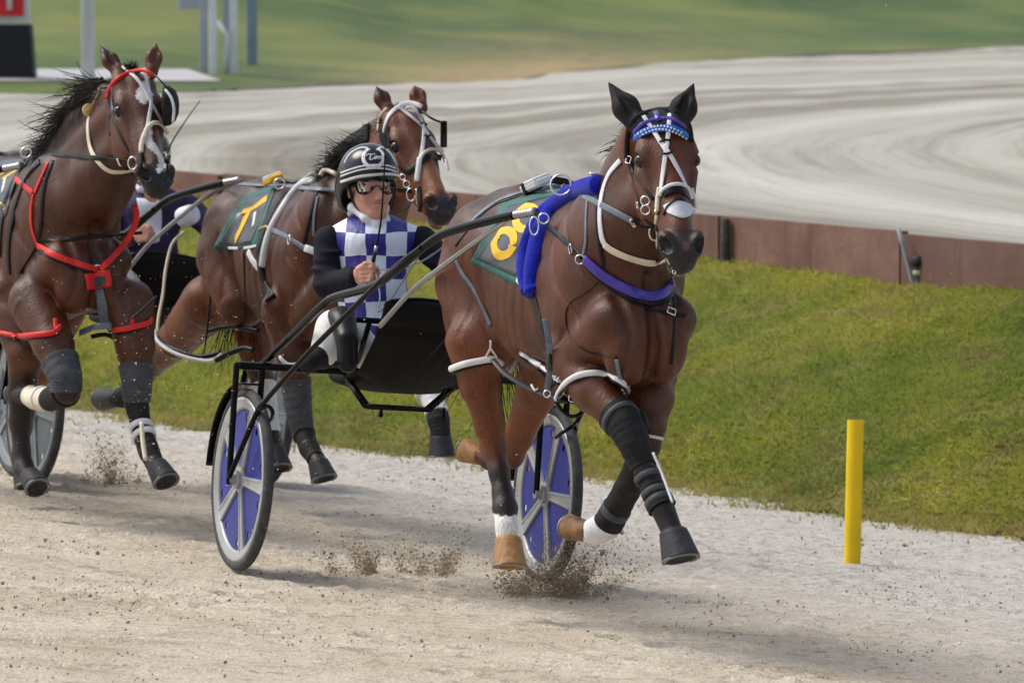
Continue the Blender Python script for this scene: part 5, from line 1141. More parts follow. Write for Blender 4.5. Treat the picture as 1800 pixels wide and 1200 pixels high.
# whips
def whip(label, pts, r0):
    rt = root('whip', pts[0], label, 'whip'); s = spline(np.array(pts), .02); n = len(s); kx = max(4, n // 8)
    mb = MB(); tube(mb, s[:kx], [.0085, .0085, .0075], 10); mb.build('handle', 'boot', rt)
    mb = MB(); tube(mb, s[kx - 1:], [r0, r0 * .8, r0 * .45], 8); mb.build('shaft', 'black_metal', rt)
    mb = MB(); tube(mb, s[kx - 1:kx + 1], .0065, 8); mb.build('collar', 'steel', rt); return rt
whip('long thin black whip held upright in front of the checked silks', [WA(653, 478, .245), WA(657, 455, .262), WA(664, 420, .27), WA(670, 385, .28), WA(675, 310, .28), WA(678, 232, .26)], .0042)
whip('thin black whip rising beside the muzzle of the red breastplate horse', [P(285, 300, 26.1), P(300, 255, 26.05), P(318, 225, 26.0), P(335, 200, 26.0), P(352, 177, 26.0)], .0042)
# ================================================================== TACK
class Kit:
    """one piece of tack: an empty with its straps as parts, laid on the horse it is buckled to"""
    def __init__(s, name, skin, at, label, cat, group): s.rt = root(name, at, label, cat, group); s.sk = skin
    def st(s, nm, m, px, w, th=.005, off=.005, par=None, sk=None): mb = MB(); strap(mb, sk or s.sk, px, w, th, off, wide=nm == 'numeral'); return mb.build(nm, m, par or s.rt)
    def co(s, nm, m, px, w, off=.006, par=None, sk=None, k=10): mb = MB(); cord(mb, sk or s.sk, px, w, off, k=k); return mb.build(nm, m, par or s.rt)
    def pa(s, nm, m, rows, off=.01, th=.005, nx=22, ny=16, sk=None, par=None): mb = MB(); q = patch(mb, sk or s.sk, rows, nx, ny, off, th); return mb.build(nm, m, par or s.rt), q
    def at(s, x, y, off=.012, sk=None):
        h = (sk or s.sk).hit(x, y); return (h[0] + h[1] * off, h[1]) if h else None
    def ring(s, nm, x, y, rpx, wpx=2.2, d=None, m='chrome', ry=None, par=None, tilt=0):
        q = s.at(x, y); c, n = (q[0], q[1]) if (q and d is None) else (P(x, y, d or 19.5), -FW); n = nrm(n * .3 - FW); k = proj(c)[2] / F; a = np.linspace(0, 2 * math.pi, 22, endpoint=False)
        ax = nrm(np.cross([0, 0, 1.], n)); ay = np.cross(n, ax); t = math.radians(tilt); ax, ay = ax * math.cos(t) + ay * math.sin(t), ay * math.cos(t) - ax * math.sin(t)
        p = c + np.outer(np.cos(a) * rpx * k, ax) + np.outer(np.sin(a) * (ry or rpx) * k, ay); mb = MB(); sweep(mb, p, np.tile(n, (22, 1)), circ(wpx * k / 2, 8), True); return mb.build(nm, m, par or s.rt)
    def buckle(s, x, y, ang, l, w, m='chrome'):
        q = s.at(x, y, .010)
        if not q: return
        c, n = q; k = proj(c)[2] / F; a = math.radians(ang); ax = nrm(RX * math.cos(a) + UPV * math.sin(a)); ax = nrm(ax - n * (ax @ n)); ay = np.cross(n, ax); hl, hw = l * k / 2, w * k / 2
        p = [c + ax * sx * hl + ay * sy * hw for sx, sy in ((-1, -1), (1, -1), (1, 1), (-1, 1))]; p = np.concatenate([np.linspace(p[i], p[(i + 1) % 4], 5, endpoint=False) for i in range(4)])
        mb = MB(); sweep(mb, p, np.tile(n, (len(p), 1)), circ(1.3 * k, 6), True); mb.build('buckle', m, s.rt)
    def hobble(s, px, w, m_out, back=.17, m_in='leather', drop=.0):
        p, n = lay(s.sk, px, .012, 5.0); k = np.linspace(0, 1, 14)[1:-1]; b0, b1 = p[-1], p[0]; bk = np.array([b0 * (1 - t) + b1 * t + FW * back * math.sin(math.pi * t) ** .6 + np.array([0, 0, -drop * math.sin(math.pi * t)]) for t in k])
        L = np.r_[p, bk]; ce = L.mean(0); N = nrm((L - ce) * [1, 1, .15]); wd = w * proj(ce)[2] / F
        mb = MB(); sweep(mb, L + N * .006, N, circ(wd / 2, 10, wd * .36), True); mb.build('hobble_loop', m_out, s.rt)
        mb = MB(); sweep(mb, L + [0, 0, -wd * .42], N, flat_prof(wd * .9, .006), True); mb.build('hobble_lining', m_in, s.rt)
def sleeve_boot(parent, nm, m, fr, ch, i0, i1, extra, taper=(0, 0), n=14, rim=None, band=None):
    c = np.array(ch); t = np.linspace(i0, i1, n); k = np.arange(len(c)); p = np.stack([np.interp(t, k, c[:, j]) for j in range(4)], 1); W = fr.w(p[:, :3]); W = spline(W, .012); r = np.interp(np.linspace(0, 1, len(W)), np.linspace(0, 1, n), p[:, 3] + extra + np.linspace(taper[0], taper[1], n))
    r = r * (1 + .02 * np.sin(np.arange(len(r)) * 1.7)); mb = MB(); sweep(mb, W, frames(W), circ(1, 24), False, r); return mb.build(nm, m, parent, auto=60)
def band(parent, nm, m, fr, ch, i, extra, wid=.022):
    c = np.array(ch); k = np.arange(len(c)); q = lambda t: np.array([np.interp(t, k, c[:, j]) for j in range(4)]); a, b = q(i - .05), q(i + .05); A_, B_ = fr.w(a[:3]), fr.w(b[:3]); ax = nrm(B_ - A_); o = (A_ + B_) / 2 - ax * wid / 2; r = a[3] + extra
    mb = MB(); lathe(mb, o, ax, [(r - .004, 0), (r, .002), (r, wid - .002), (r - .004, wid)], 24); return mb.build(nm, m, parent)
gT = lambda fr, u=2.2, w=1.5: fr.w((u, 0, w))
# ------------------------------------------------------------------ leading horse
K = Kit('saddle_cloth', SA, gT(FA, 1.9, 1.45), 'dark saddle cloth with teal edge and yellow figure eight on the leading horse', 'saddle cloth', 'numbered saddle cloths')
_, clothA = K.pa('cloth', 'cloth_teal', [[(884, 357), (925, 346), (965, 337), (998, 331)], [(855, 408), (900, 408), (940, 397), (956, 390)], [(828, 461), (870, 482), (912, 503), (922, 505)]], .014, .006, 30, 24)
_, panA = K.pa('panel', 'cloth_dark', [[(893, 363), (930, 353), (975, 342)], [(866, 408), (910, 407), (955, 394)], [(837, 455), (872, 471), (905, 486)]], .005, .003, 30, 24, sk=clothA)
E8 = lambda cx, cy, rx, ry, t0: [(cx + rx * math.cos(t) * math.cos(t0) - ry * math.sin(t) * math.sin(t0), cy + rx * math.cos(t) * math.sin(t0) + ry * math.sin(t) * math.cos(t0)) for t in np.linspace(0, 2 * math.pi, 20)]
K.st('numeral', 'number_yellow', E8(886, 427, 16, 23, .35), 17, .003, .004, sk=panA); K.st('numeral', 'number_yellow', E8(925, 383, 17, 21, .55), 16, .003, .0045, sk=panA)
K.st('label_tag', 'cream', [(908, 490), (913, 498)], 9, .002, .004, sk=clothA)
H_ = Kit('harness', SA, gT(FA, 2.2, 1.4), 'racing harness with bright blue sheepskin pads and purple breast strap', 'harness', 'racing harnesses')
H_.co('sheepskin_pad', 'blue_fleece', [(1054, 325), (1028, 331), (1002, 343), (977, 363), (958, 392), (947, 425), (940, 460), (937, 492), (938, 516)], 36, .018, k=16)
H_.co('sheepskin_pad', 'blue_fleece', [(1012, 335), (985, 350), (956, 372), (938, 398), (926, 430), (920, 462), (922, 488), (928, 512)], 26, .020, k=14)
H_.st('girth', 'leather', [(934, 505), (944, 545), (954, 585), (964, 630), (968, 668)], 22, .007, .006)
H_.st('saddle_strap', 'leather', [(1008, 333), (980, 350), (955, 385), (940, 425), (932, 470)], 8, .005, .022)
H_.st('saddle_tree', 'leather', [(968, 316), (990, 319), (1012, 326), (1036, 330)], 13, .014, .016)
H_.ring('terret', 986, 325, 18, 4, d=19.72); H_.ring('terret', 1046, 313, 8, 3.5, d=19.6)
H_.co('hook', 'chrome', [(1046, 322, 19.62), (1046, 309, 19.6), (1036, 305, 19.6)], 5); H_.co('hook', 'chrome', [(1060, 322, 19.55), (1062, 306, 19.53)], 5)
H_.st('trace_strap', 'leather', [(956, 391), (980, 412), (1000, 431), (1022, 452)], 10, .006, .010); H_.buckle(1007, 437, -42, 14, 15); H_.ring('ring', 1024, 455, 8, 2.6)
sh_d = 19.42; H_.ring('shackle', 939, 397, 8, 3, d=sh_d, ry=16); H_.ring('shackle', 956, 384, 9, 3, d=19.5); H_.co('shackle_pin', 'steel', [(957, 391), (950, 400)], 5, .02)
H_.st('breast_lining', 'leather', [(1026, 461), (1060, 493), (1100, 517), (1140, 530), (1168, 526), (1184, 510)], 14, .007, .008); H_.st('breast_strap', 'purple', [(1026, 456), (1060, 485), (1100, 508), (1140, 520), (1168, 515), (1185, 497)], 18, .009, .014)
H_.st('neck_strap', 'leather_grey', [(1033, 338), (1030, 380), (1029, 425), (1024, 452)], 6); H_.st('neck_strap', 'leather', [(1050, 340), (1048, 380), (1054, 430), (1060, 465), (1056, 492)], 7)
H_.st('lower_strap', 'leather', [(1058, 497), (1100, 524), (1140, 541), (1178, 550), (1206, 554)], 5); H_.buckle(1178, 549, -10, 15, 12)
H_.st('martingale', 'leather', [(1182, 475), (1184, 510), (1186, 550), (1184, 600), (1180, 640)], 6)
H_.co('cord', 'leather', [(1054, 494), (1030, 514), (1003, 531), (994, 556), (1003, 594), (1035, 619), (1085, 628)], 2.2)
H_.st('quarter_strap', 'leather_grey', [(800, 455), (812, 480), (830, 505), (848, 540), (862, 572)], 8, .004, .004)
H_.st('back_strap', 'leather', [(800, 432), (830, 395), (862, 364), (905, 346), (950, 334)], 5, .005, .006)
# the transponder strapped on the back
q = H_.at(942, 338, .0); ce = P(941, 324, proj(q[0])[2] - .02) if q else P(941, 324, 19.9); lx = nrm(P(966, 312, 19.9) - P(916, 335, 20.1)); dz = nrm(np.cross(lx, FW)); dz = dz * np.sign(dz[2]); dy = np.cross(lx, dz)
tp = root('transponder', ce, 'white and grey electronic box strapped on the leading horse back', 'transponder'); mb = MB(); box(mb, ce, lx * .066, dz * .017, dy * .035, .5); mb.build('case', 'post_white', tp, smooth=False); mb = MB(); box(mb, ce + dz * .013 + lx * .012, lx * .050, dz * .010, dy * .034, .4); mb.build('lid', 'white', tp, smooth=False)
mb = MB(); box(mb, ce - lx * .03, lx * .011, dz * .0225, dy * .0385, .3); mb.build('strap', 'leather', tp, smooth=False)
# bridle
Bd = Kit('bridle', SA, FA.w(HA.p(.1, 0, 0)), 'bridle with white crossed straps, blue checked browband and black ear covers', 'bridle', 'racing bridles')
for i in (0, 2):
    pr = ear_prims(earA[i] - (earA[i + 1] - earA[i]) * .08, earA[i + 1], cam_dirs(FA, .3 if i == 0 else -.1, 0, 1), .045); V, Fs = sdf_mesh(pr[:2] + [('C',) + pr[2][1:3] + (.018, .004, .01)], .006, FA); mb = MB(); mb.add(V, Fs); mb.build('ear_cover', 'boot', Bd.rt)
Bd.pa('ear_hood', 'boot', [[(1122, 207), (1140, 197), (1165, 193), (1190, 198), (1204, 208)], [(1112, 222), (1140, 214), (1165, 210), (1190, 213), (1211, 222)], [(1108, 243), (1140, 230), (1165, 227), (1190, 230), (1213, 242)]], .010, .006)
Bd.co('hood_edge', 'boot', [(1101, 278), (1102, 245), (1108, 218), (1124, 203), (1150, 194), (1175, 193), (1198, 201), (1211, 220), (1216, 248)], 9, .010)
Bd.st('purple_band', 'purple', [(1113, 234), (1130, 218), (1155, 209), (1182, 209), (1206, 224)], 7, .007, .015); Bd.st('purple_band', 'purple', [(1152, 196), (1158, 212)], 9, .007, .018)
Bd.st('browband', 'blue_check', [(1113, 243), (1135, 231), (1160, 226), (1185, 227), (1209, 239)], 13, .008, .016)
mb = MB()
for r, o in ((-3, 0), (3, .5)):
    for t in np.arange(.02 + o * .06, 1, .062):
        x = 1114 + 94 * t; y = 243 - 17.5 * math.sin(math.pi * min(1, t * 1.02)) - 2 * t + r; strap(mb, SA, [(x - 1.6, y), (x + 1.6, y - .3)], 3.6, .003, .022, step=1.5)
b_ = mb.build('beads', 'white', Bd.rt); b_['kind'] = 'stuff'
for L, w in (([(1131, 204), (1146, 226), (1160, 248), (1174, 270)], 8), ([(1177, 200), (1175, 232), (1171, 262), (1165, 305), (1160, 345)], 8), ([(1166, 255), (1180, 276), (1196, 305), (1209, 332), (1217, 350)], 8.5)): Bd.st('face_strap', 'white', L, w, .006, .013)
for L in ([(1159, 250), (1170, 246), (1180, 248)], [(1164, 269), (1172, 271), (1182, 267)]): Bd.st('keeper', 'leather', L, 4, .008, .017)
Bd.st('noseband', 'leather', [(1166, 340), (1180, 333), (1196, 333), (1211, 344)], 17, .007, .009); Bd.co('white_noseband', 'white', [(1158, 345), (1166, 333), (1180, 325), (1197, 324), (1210, 331), (1219, 345)], 7, .014)
Bd.co('nose_roll', 'cream', [(1159, 330), (1156, 350), (1155, 372)], 9, .010); Bd.co('nose_roll', 'white', [(1217, 331), (1221, 350), (1224, 366)], 5, .008); Bd.co('buckle_bar', 'brass', [(1154, 369), (1154, 376)], 9, .011); Bd.co('bit_shank', 'cream', [(1155, 378), (1153, 392)], 7, .012)
Bd.pa('nose_strip', 'silk_white', [[(1166, 361), (1190, 352), (1214, 359)], [(1168, 368), (1195, 366), (1221, 368)], [(1173, 374), (1200, 383), (1223, 374)]], .004, .002, 16, 10)
Bd.st('lip_strap', 'leather', [(1166, 378), (1174, 361), (1190, 350), (1204, 349)], 4, .005, .009)
Bd.st('cheek_strap', 'leather', [(1106, 280), (1111, 305), (1119, 338), (1127, 366)], 8); Bd.st('cheek_strap', 'leather', [(1117, 308), (1132, 330), (1148, 350)], 6); Bd.buckle(1107, 282, 75, 12, 9); Bd.buckle(1125, 360, 70, 10, 8)
Bd.ring('ring', 1140, 352, 8, 3); Bd.ring('ring', 1140, 367, 8, 3); Bd.st('jaw_strap', 'leather', [(1131, 383), (1140, 392), (1152, 400)], 9); Bd.ring('bit_ring', 1149, 405, 9, 3.4, ry=14); Bd.co('bit_bar', 'chrome', [(1153, 386), (1153, 438)], 4.5, .012)
Bd.co('wire', 'leather', [(1166, 194, 19.1), (1188, 180, 19.12), (1204, 168, 19.14)], 1.6); Bd.ring('curb_chain', 1183, 470, 3, 2.4, d=18.85); Bd.ring('curb_chain', 1185, 478, 3, 2.4, d=18.85)
Bd.st('check_rein', 'white', [(1090, 282), (1070, 306), (1058, 340), (1054, 380), (1058, 418), (1066, 434)], 11, .006, .008); Bd.st('check_rein', 'cream', [(1062, 430), (1078, 442), (1110, 455), (1145, 463), (1174, 459)], 13, .006, .008)
Rn = Kit('reins', SA, gT(FA, 2.4, 1.5), 'pale grey leather reins of the leading horse running back to the driver', 'reins', 'reins')
Rn.st('rein', 'leather_grey', [(988, 327), (1030, 346), (1070, 367), (1112, 389)], 11, .005, .012); Rn.st('rein', 'leather', [(1110, 388), (1130, 396), (1156, 402)], 11, .006, .012); Rn.buckle(1114, 391, -62, 14, 4)
Rn.st('rein', 'leather_grey', [(986, 327), (945, 332), (905, 341), (872, 354), (842, 376), (815, 402)], 9, .005, .018)
mb = MB(); e_ = Rn.at(815, 402, .018); e0_ = e_[0] if e_ else P(815, 402, 20.6); L = spline([e0_, P(790, 425, 20.95), P(760, 448, 21.1), P(735, 462, 21.2), P(700, 472, 21.45), P(664, 474, 21.6)], .02); sweep(mb, L, np.tile([0., -.3, 1], (len(L), 1)), flat_prof(.016, .004)); mb.build('rein', 'leather_grey', Rn.rt)
mb = MB(); L = spline([P(660, 476, 21.6), P(668, 520, 21.4), P(664, 548, 21.3), P(680, 535, 21.25), P(704, 500, 21.2), P(738, 448, 21.1)], .02); sweep(mb, L, frames(L), circ(.003, 8)); mb.build('rein_end', 'leather_grey', Rn.rt)
Hb = Kit('hobbles', SA, gT(FA, 2.1, .9), 'white edged leg hobbles linking the legs of the leading horse', 'hobbles', 'pacing hobbles')
Hb.hobble([(980, 700), (990, 680), (1012, 662), (1044, 655), (1074, 661), (1096, 674), (1105, 692)], 11, 'white'); Hb.hobble([(795, 648), (816, 640), (842, 634), (864, 631), (880, 638)], 12, 'white'); Hb.hobble([(918, 620), (940, 636), (962, 655), (984, 668)], 11, 'white', .12)
Hb.st('hanger', 'cream', [(862, 598), (862, 612), (850, 633)], 4, .006, .012); Hb.st('hanger', 'cream', [(862, 612), (871, 624), (878, 640)], 4, .006, .012); Hb.st('hanger', 'leather_grey', [(1084, 632), (1087, 650), (1092, 672)], 7, .007, .010)
def free(kit, nm, m, pts, w, flat=False):
    mb = MB(); L = spline([P(*p) for p in pts], .015); k = np.mean([p[2] for p in pts]) / F * w
    if flat: sweep(mb, L, np.tile(-FW + [0, 0, .3], (len(L), 1)), flat_prof(k, .006))
    else: sweep(mb, L, frames(L), circ(k / 2, 8))
    return mb.build(nm, m, kit.rt)
free(Hb, 'link_strap', 'leather', [(866, 632, 20.15), (888, 656, 20.05), (920, 676, 19.9), (955, 692, 19.7), (988, 698, 19.5)], 10, True); free(Hb, 'link_strap', 'leather', [(985, 668, 19.7), (968, 678, 19.75), (962, 692, 19.72)], 9, True); free(Hb, 'link_strap', 'leather_grey', [(958, 560, 19.55), (966, 610, 19.55), (966, 650, 19.6), (962, 688, 19.65)], 11, True)
free(Hb, 'link_tube', 'leather', [(975, 700, 19.6), (985, 718, 19.6), (1004, 732, 19.6), (1022, 726, 19.6), (1032, 712, 19.65)], 7); free(Hb, 'link_strap', 'leather', [(985, 698, 19.55), (1010, 706, 19.6), (1032, 702, 19.7)], 9, True); free(Hb, 'clip', 'cream', [(934, 676, 19.78), (940, 686, 19.76), (946, 683, 19.76)], 4); free(Hb, 'link_strap', 'leather_grey', [(972, 628, 19.7), (985, 650, 19.7), (996, 668, 19.7)], 7, True); Hb.ring('ring', 1006, 700, 6, 3, d=19.5); Hb.ring('ring', 962, 692, 6, 3, d=19.62)
L = legA
sleeve_boot(horseA, 'knee_boot', 'boot', FA, L['RF'], 1.75, 4.1, .009, (.004, .003)); band(horseA, 'knee_boot_rim', 'boot_grey', FA, L['RF'], 1.9, .016, .022); sleeve_boot(horseA, 'shin_boot', 'boot', FA, L['RF'], 4.25, 5.85, .010, (0, .006))
for i in (4.45, 4.95, 5.45): band(horseA, 'boot_strap', 'boot_grey', FA, L['RF'], i, .0145 + (i - 4) * .003, .024)
Bt = Kit('x', SA, (0, 0, 0), 'x', 'x', None); bpy.data.objects.remove(Bt.rt); Bt.rt = horseA
Bt.st('boot_edge', 'boot_grey', [(1122, 718), (1134, 732), (1139, 752)], 7, .006, .016); free(Bt, 'boot_edge', 'white', [(1148, 795, 18.98), (1163, 830, 18.96), (1182, 882, 18.9)], 5)
sleeve_boot(horseA, 'shin_boot', 'boot', FA, L['LF'], 3.3, 5.9, .012, (.0, .006)); sleeve_boot(horseA, 'fetlock_boot', 'boot_white', FA, L['LF'], 5.5, 6.75, .014, (.0, .002)); band(horseA, 'boot_strap', 'boot_grey', FA, L['LF'], 5.2, .02, .03); band(horseA, 'suspender', 'white', FA, L['LF'], 2.35, .004, .022)
mb = MB(); g = np.array([[P(876 + 48 * a + 3 * math.sin(b * 9 + a * 4), 600 + 50 * b + 6 * math.sin(a * 5) - 8 * a * (1 - b), 20.55 + .04 * math.sin(a * 11 + b * 7)) for a in np.linspace(0, 1, 14)] for b in np.linspace(0, 1, 14)]); mb.add(g.reshape(-1, 3), [(a * 14 + b, a * 14 + b + 1, (a + 1) * 14 + b + 1, (a + 1) * 14 + b) for a in range(13) for b in range(13)]); o = mb.build('cloth', 'plastic_bag'); o.modifiers.new('thick', 'SOLIDIFY').thickness = .006; tag(o, 'crumpled white cloth hanging below the flank of the leading horse', 'cloth')
# ------------------------------------------------------------------ horse behind the driver
K = Kit('saddle_cloth', SKC, gT(FC, 2.3, 1.4), 'dark saddle cloth with teal edge and yellow seven behind the driver', 'saddle cloth', 'numbered saddle cloths')
_, clC = K.pa('cloth', 'cloth_teal', [[(430, 346), (455, 335), (486, 327)], [(402, 386), (436, 381), (470, 372)], [(376, 435), (412, 439), (452, 434)]], .014, .006); _, pnC = K.pa('panel', 'cloth_dark', [[(436, 350), (458, 341), (478, 334)], [(409, 386), (437, 383), (462, 376)], [(384, 429), (412, 432), (440, 428)]], .005, .003, sk=clC)
K.st('numeral', 'number_yellow', [(426, 372), (440, 368), (455, 358), (470, 347)], 11, .003, .004, sk=pnC); K.st('numeral', 'number_yellow', [(439, 368), (427, 392), (413, 423)], 12, .003, .0045, sk=pnC)
H_ = Kit('harness', SKC, gT(FC, 2.5, 1.4), 'black harness with pale grey padded girth roll behind the driver', 'harness', 'racing harnesses')
H_.co('girth_roll', 'boot_white', [(556, 318), (535, 321), (515, 340), (492, 375), (476, 405), (467, 435), (462, 468)], 15, .014, k=14); H_.st('girth_pad', 'leather', [(515, 326), (490, 350), (470, 385), (458, 420), (455, 455), (462, 490), (475, 525)], 22, .010, .010); H_.st('girth_pad', 'boot_white', [(436, 442), (444, 458), (456, 474)], 13, .008, .008)
H_.st('trace_strap', 'leather_grey', [(474, 402), (500, 414), (522, 428), (540, 440)], 9, .006, .010); H_.buckle(512, 422, -35, 13, 12); H_.st('breast_strap', 'white', [(536, 436), (548, 440), (562, 446)], 13, .008, .010); H_.st('neck_strap', 'leather', [(556, 335), (548, 365), (541, 398), (534, 428)], 8); H_.st('neck_strap', 'leather_grey', [(558, 345), (552, 380), (551, 415)], 5)
H_.st('saddle_tree', 'leather', [(495, 322), (520, 318), (545, 316)], 10, .014, .014); H_.co('hook', 'cream', [(563, 309, 24.1), (568, 300, 24.1), (578, 300, 24.1), (590, 306, 24.0)], 8); H_.co('hook', 'chrome', [(528, 318, 24.4), (545, 305, 24.35), (556, 300, 24.3)], 3); H_.ring('terret', 491, 323, 9, 3, d=24.5); H_.co('shackle', 'brass', [(455, 405), (468, 398), (476, 404)], 6, .02); H_.st('quick_hitch', 'boot_white', [(449, 374), (445, 400)], 8, .01, .03); H_.st('girth_end', 'white', [(402, 436), (430, 436), (454, 431)], 5, .005, .022); H_.st('girth_strap', 'leather', [(428, 440), (430, 500), (432, 560)], 3)
ce = P(480, 315, 24.75); lx = nrm(P(500, 305, 24.6) - P(460, 325, 24.9)); dz = nrm(np.cross(lx, FW)); dz = dz * np.sign(dz[2]); dy = np.cross(lx, dz); tp = root('transponder', ce, 'white and yellow electronic box strapped on the back of horse seven', 'transponder'); mb = MB(); box(mb, ce, lx * .06, dz * .016, dy * .032, .5); mb.build('case', 'number_yellow', tp, smooth=False); mb = MB(); box(mb, ce + dz * .014, lx * .048, dz * .009, dy * .031, .4); mb.build('lid', 'white', tp, smooth=False)
Rn = Kit('reins', SKC, gT(FC, 2.5, 1.5), 'blue grey reins over the back of the horse behind the driver', 'reins', 'reins'); Rn.st('rein', 'leather_grey', [(412, 322), (450, 325), (492, 326), (540, 331), (592, 334)], 8, .005, .02); free(Rn, 'rein', 'leather', [(412, 322, 24.9), (380, 338, 25.4), (350, 356, 25.9), (318, 378, 26.3)], 4)
Bd = Kit('bridle', SKC, FC.w(HC.p(.1, 0, 0)), 'black bridle with plain white browband and white crossed straps behind the driver', 'bridle', 'racing bridles')
Bd.st('browband', 'white', [(674, 232), (682, 206), (700, 188), (722, 181), (742, 188)], 8, .008, .010)
for Lp in ([(700, 186), (722, 204), (744, 224), (760, 246), (779, 268)], [(727, 183), (738, 205), (745, 226), (743, 258), (736, 290)]): Bd.st('face_strap', 'white', Lp, 7, .006, .011)
for Lp in ([(738, 219), (744, 216), (750, 220)], [(744, 238), (751, 240), (758, 237)]): Bd.st('keeper', 'leather', Lp, 4, .008, .014)
Bd.co('white_noseband', 'cream', [(736, 287), (744, 270), (760, 262), (776, 268), (783, 285)], 6, .012); Bd.st('noseband', 'leather', [(715, 304), (735, 288), (756, 274), (776, 278)], 11, .007, .008); Bd.co('nose_roll', 'white', [(738, 278), (735, 300), (733, 319)], 10, .010); Bd.co('nose_roll', 'white', [(784, 280), (788, 300)], 5, .008)
Bd.st('cheek_strap', 'leather', [(671, 224), (677, 252), (694, 282), (713, 304)], 8); Bd.pa('blinker', 'boot', [[(666, 220), (682, 222)], [(668, 245), (686, 246)], [(676, 262), (688, 258)]], .012, .006, 6, 8); Bd.ring('ring', 712, 310, 5, 2.6); Bd.ring('ring', 719, 322, 6, 2.6); Bd.ring('bit_ring', 727, 340, 8, 3, ry=11); Bd.co('bit_bar', 'chrome', [(732, 332), (733, 362)], 4, .012); Bd.st('rein_end', 'leather', [(698, 333), (722, 336)], 9, .006, .012); Bd.st('chin_strap', 'boot', [(736, 328), (740, 350), (738, 372)], 9)
mb = MB(); box(mb, P(780, 236, 23.62), RX * .014, UPV * .055, FW * .045, .3); mb.build('blinker', 'boot', Bd.rt); Bd.co('blinker_stay', 'leather', [(742, 195, 23.6), (758, 208, 23.55), (778, 216, 23.6)], 4); Bd.co('poll_strap', 'cream', [(664, 230), (668, 205), (680, 190)], 5, .01); Bd.st('neck_cover', 'boot', [(598, 268), (620, 246), (648, 232)], 34, .012, .008)
Hb = Kit('hobbles', SKC, gT(FC, 2.2, .9), 'grey hobble loops and cream hanger on the legs of the middle horse', 'hobbles', 'pacing hobbles')
free(Hb, 'hanger', 'cream', [(323, 408, 25.45), (303, 428, 25.4), (292, 470, 25.35), (286, 520, 25.3), (279, 556, 25.25), (276, 585, 25.2)], 5.5); free(Hb, 'hobble_loop', 'boot_white', [(272, 582, 25.2), (276, 598, 25.12), (295, 614, 25.02), (322, 626, 24.95), (352, 633, 24.9), (376, 633, 24.85), (390, 622, 24.85)], 7); free(Hb, 'hobble_lining', 'leather', [(274, 590, 25.24), (290, 606, 25.1), (322, 620, 25.0), (352, 627, 24.95), (388, 620, 24.9)], 9)
free(Hb, 'link_strap', 'leather', [(365, 582, 25.1), (400, 574, 25.0), (430, 577, 24.9), (455, 582, 24.85)], 9); free(Hb, 'link_strap', 'leather', [(380, 633, 24.85), (405, 620, 24.8), (430, 612, 24.75), (446, 616, 24.7)], 11); free(Hb, 'hanger', 'leather', [(372, 500, 25.1), (366, 560, 25.05), (360, 610, 25.0), (352, 632, 24.92)], 4); Hb.hobble([(494, 628), (506, 640), (522, 640), (536, 632)], 8, 'boot_white', .13)
L = legC
sleeve_boot(horseC, 'knee_boot', 'boot_grey', FC, L['RF'], 1.75, 4.2, .006, (.003, .008)); sleeve_boot(horseC, 'pastern_boot', 'boot', FC, L['RF'], 4.2, 6.4, .005); sleeve_boot(horseC, 'shin_boot', 'boot_white', FC, L['LF'], 2.7, 4.6, .009, (0, .006)); band(horseC, 'boot_strap', 'cream', FC, L['LF'], 3.3, .022, .03); sleeve_boot(horseC, 'pastern_boot', 'boot', FC, L['LF'], 4.7, 6.9, .008); sleeve_boot(horseC, 'shin_boot', 'boot_white', FC, L['LH'], 2.3, 4.6, .007)
sleeve_boot(horseC, 'hock_boot', 'boot', FC, L['RH'], 3.2, 5.2, .012)
# ------------------------------------------------------------------ horse at the left
H_ = Kit('harness', SKB, gT(FB, 2.0, 1.4), 'black harness with red breastplate on the horse with the white blaze', 'harness', 'racing harnesses')
H_.st('breastplate', 'red', [(66, 432), (98, 449), (136, 463), (172, 474)], 11, .008, .012); H_.st('breastplate', 'red', [(236, 360), (240, 384), (226, 418), (200, 450), (176, 474)], 11, .008, .012); H_.st('breastplate_lining', 'leather', [(66, 438), (98, 456), (136, 470), (170, 480)], 8, .006, .008); H_.st('breastplate', 'red', [(58, 342), (54, 372), (56, 402), (66, 432)], 6, .007, .010); H_.st('trace_strap', 'red', [(22, 310), (40, 325), (58, 340)], 10, .007, .012); H_.st('trace_strap', 'red', [(84, 285), (72, 312), (60, 340)], 6, .006, .01)
H_.pa('chest_patch', 'red', [[(150, 482), (172, 476), (192, 474)], [(152, 496), (174, 493), (195, 490)], [(154, 510), (176, 506), (196, 502)]], .014, .008, 10, 8); H_.pa('patch_window', 'boot_grey', [[(164, 488), (184, 485)], [(166, 506), (185, 503)]], .022, .004, 6, 6); H_.ring('ring', 174, 474, 8, 3); H_.st('girth_strap', 'leather_grey', [(174, 508), (180, 540), (186, 578)], 19, .008, .012)
H_.st('yoke_strap', 'leather', [(68, 424), (110, 421), (160, 417), (205, 413), (250, 409)], 6); H_.buckle(225, 412, 5, 15, 11); H_.st('neck_strap', 'leather', [(92, 282), (80, 315), (74, 350), (72, 390), (66, 425)], 8); H_.st('girth_pad', 'leather', [(70, 284), (48, 308), (32, 345), (20, 390), (14, 440), (16, 480)], 16, .012, .010); H_.st('girth_pad', 'leather', [(48, 286), (30, 305), (14, 340), (2, 400), (0, 450)], 12, .012, .010); H_.co('cord', 'leather', [(66, 430), (50, 455), (34, 480)], 4); H_.ring('terret', 46, 268, 9, 3, d=23.6); H_.co('shackle', 'brass', [(0, 357, 23.3), (10, 364, 23.3), (6, 370, 23.3)], 5); H_.st('quick_hitch', 'boot_white', [(10, 312), (4, 340)], 8, .01, .03)
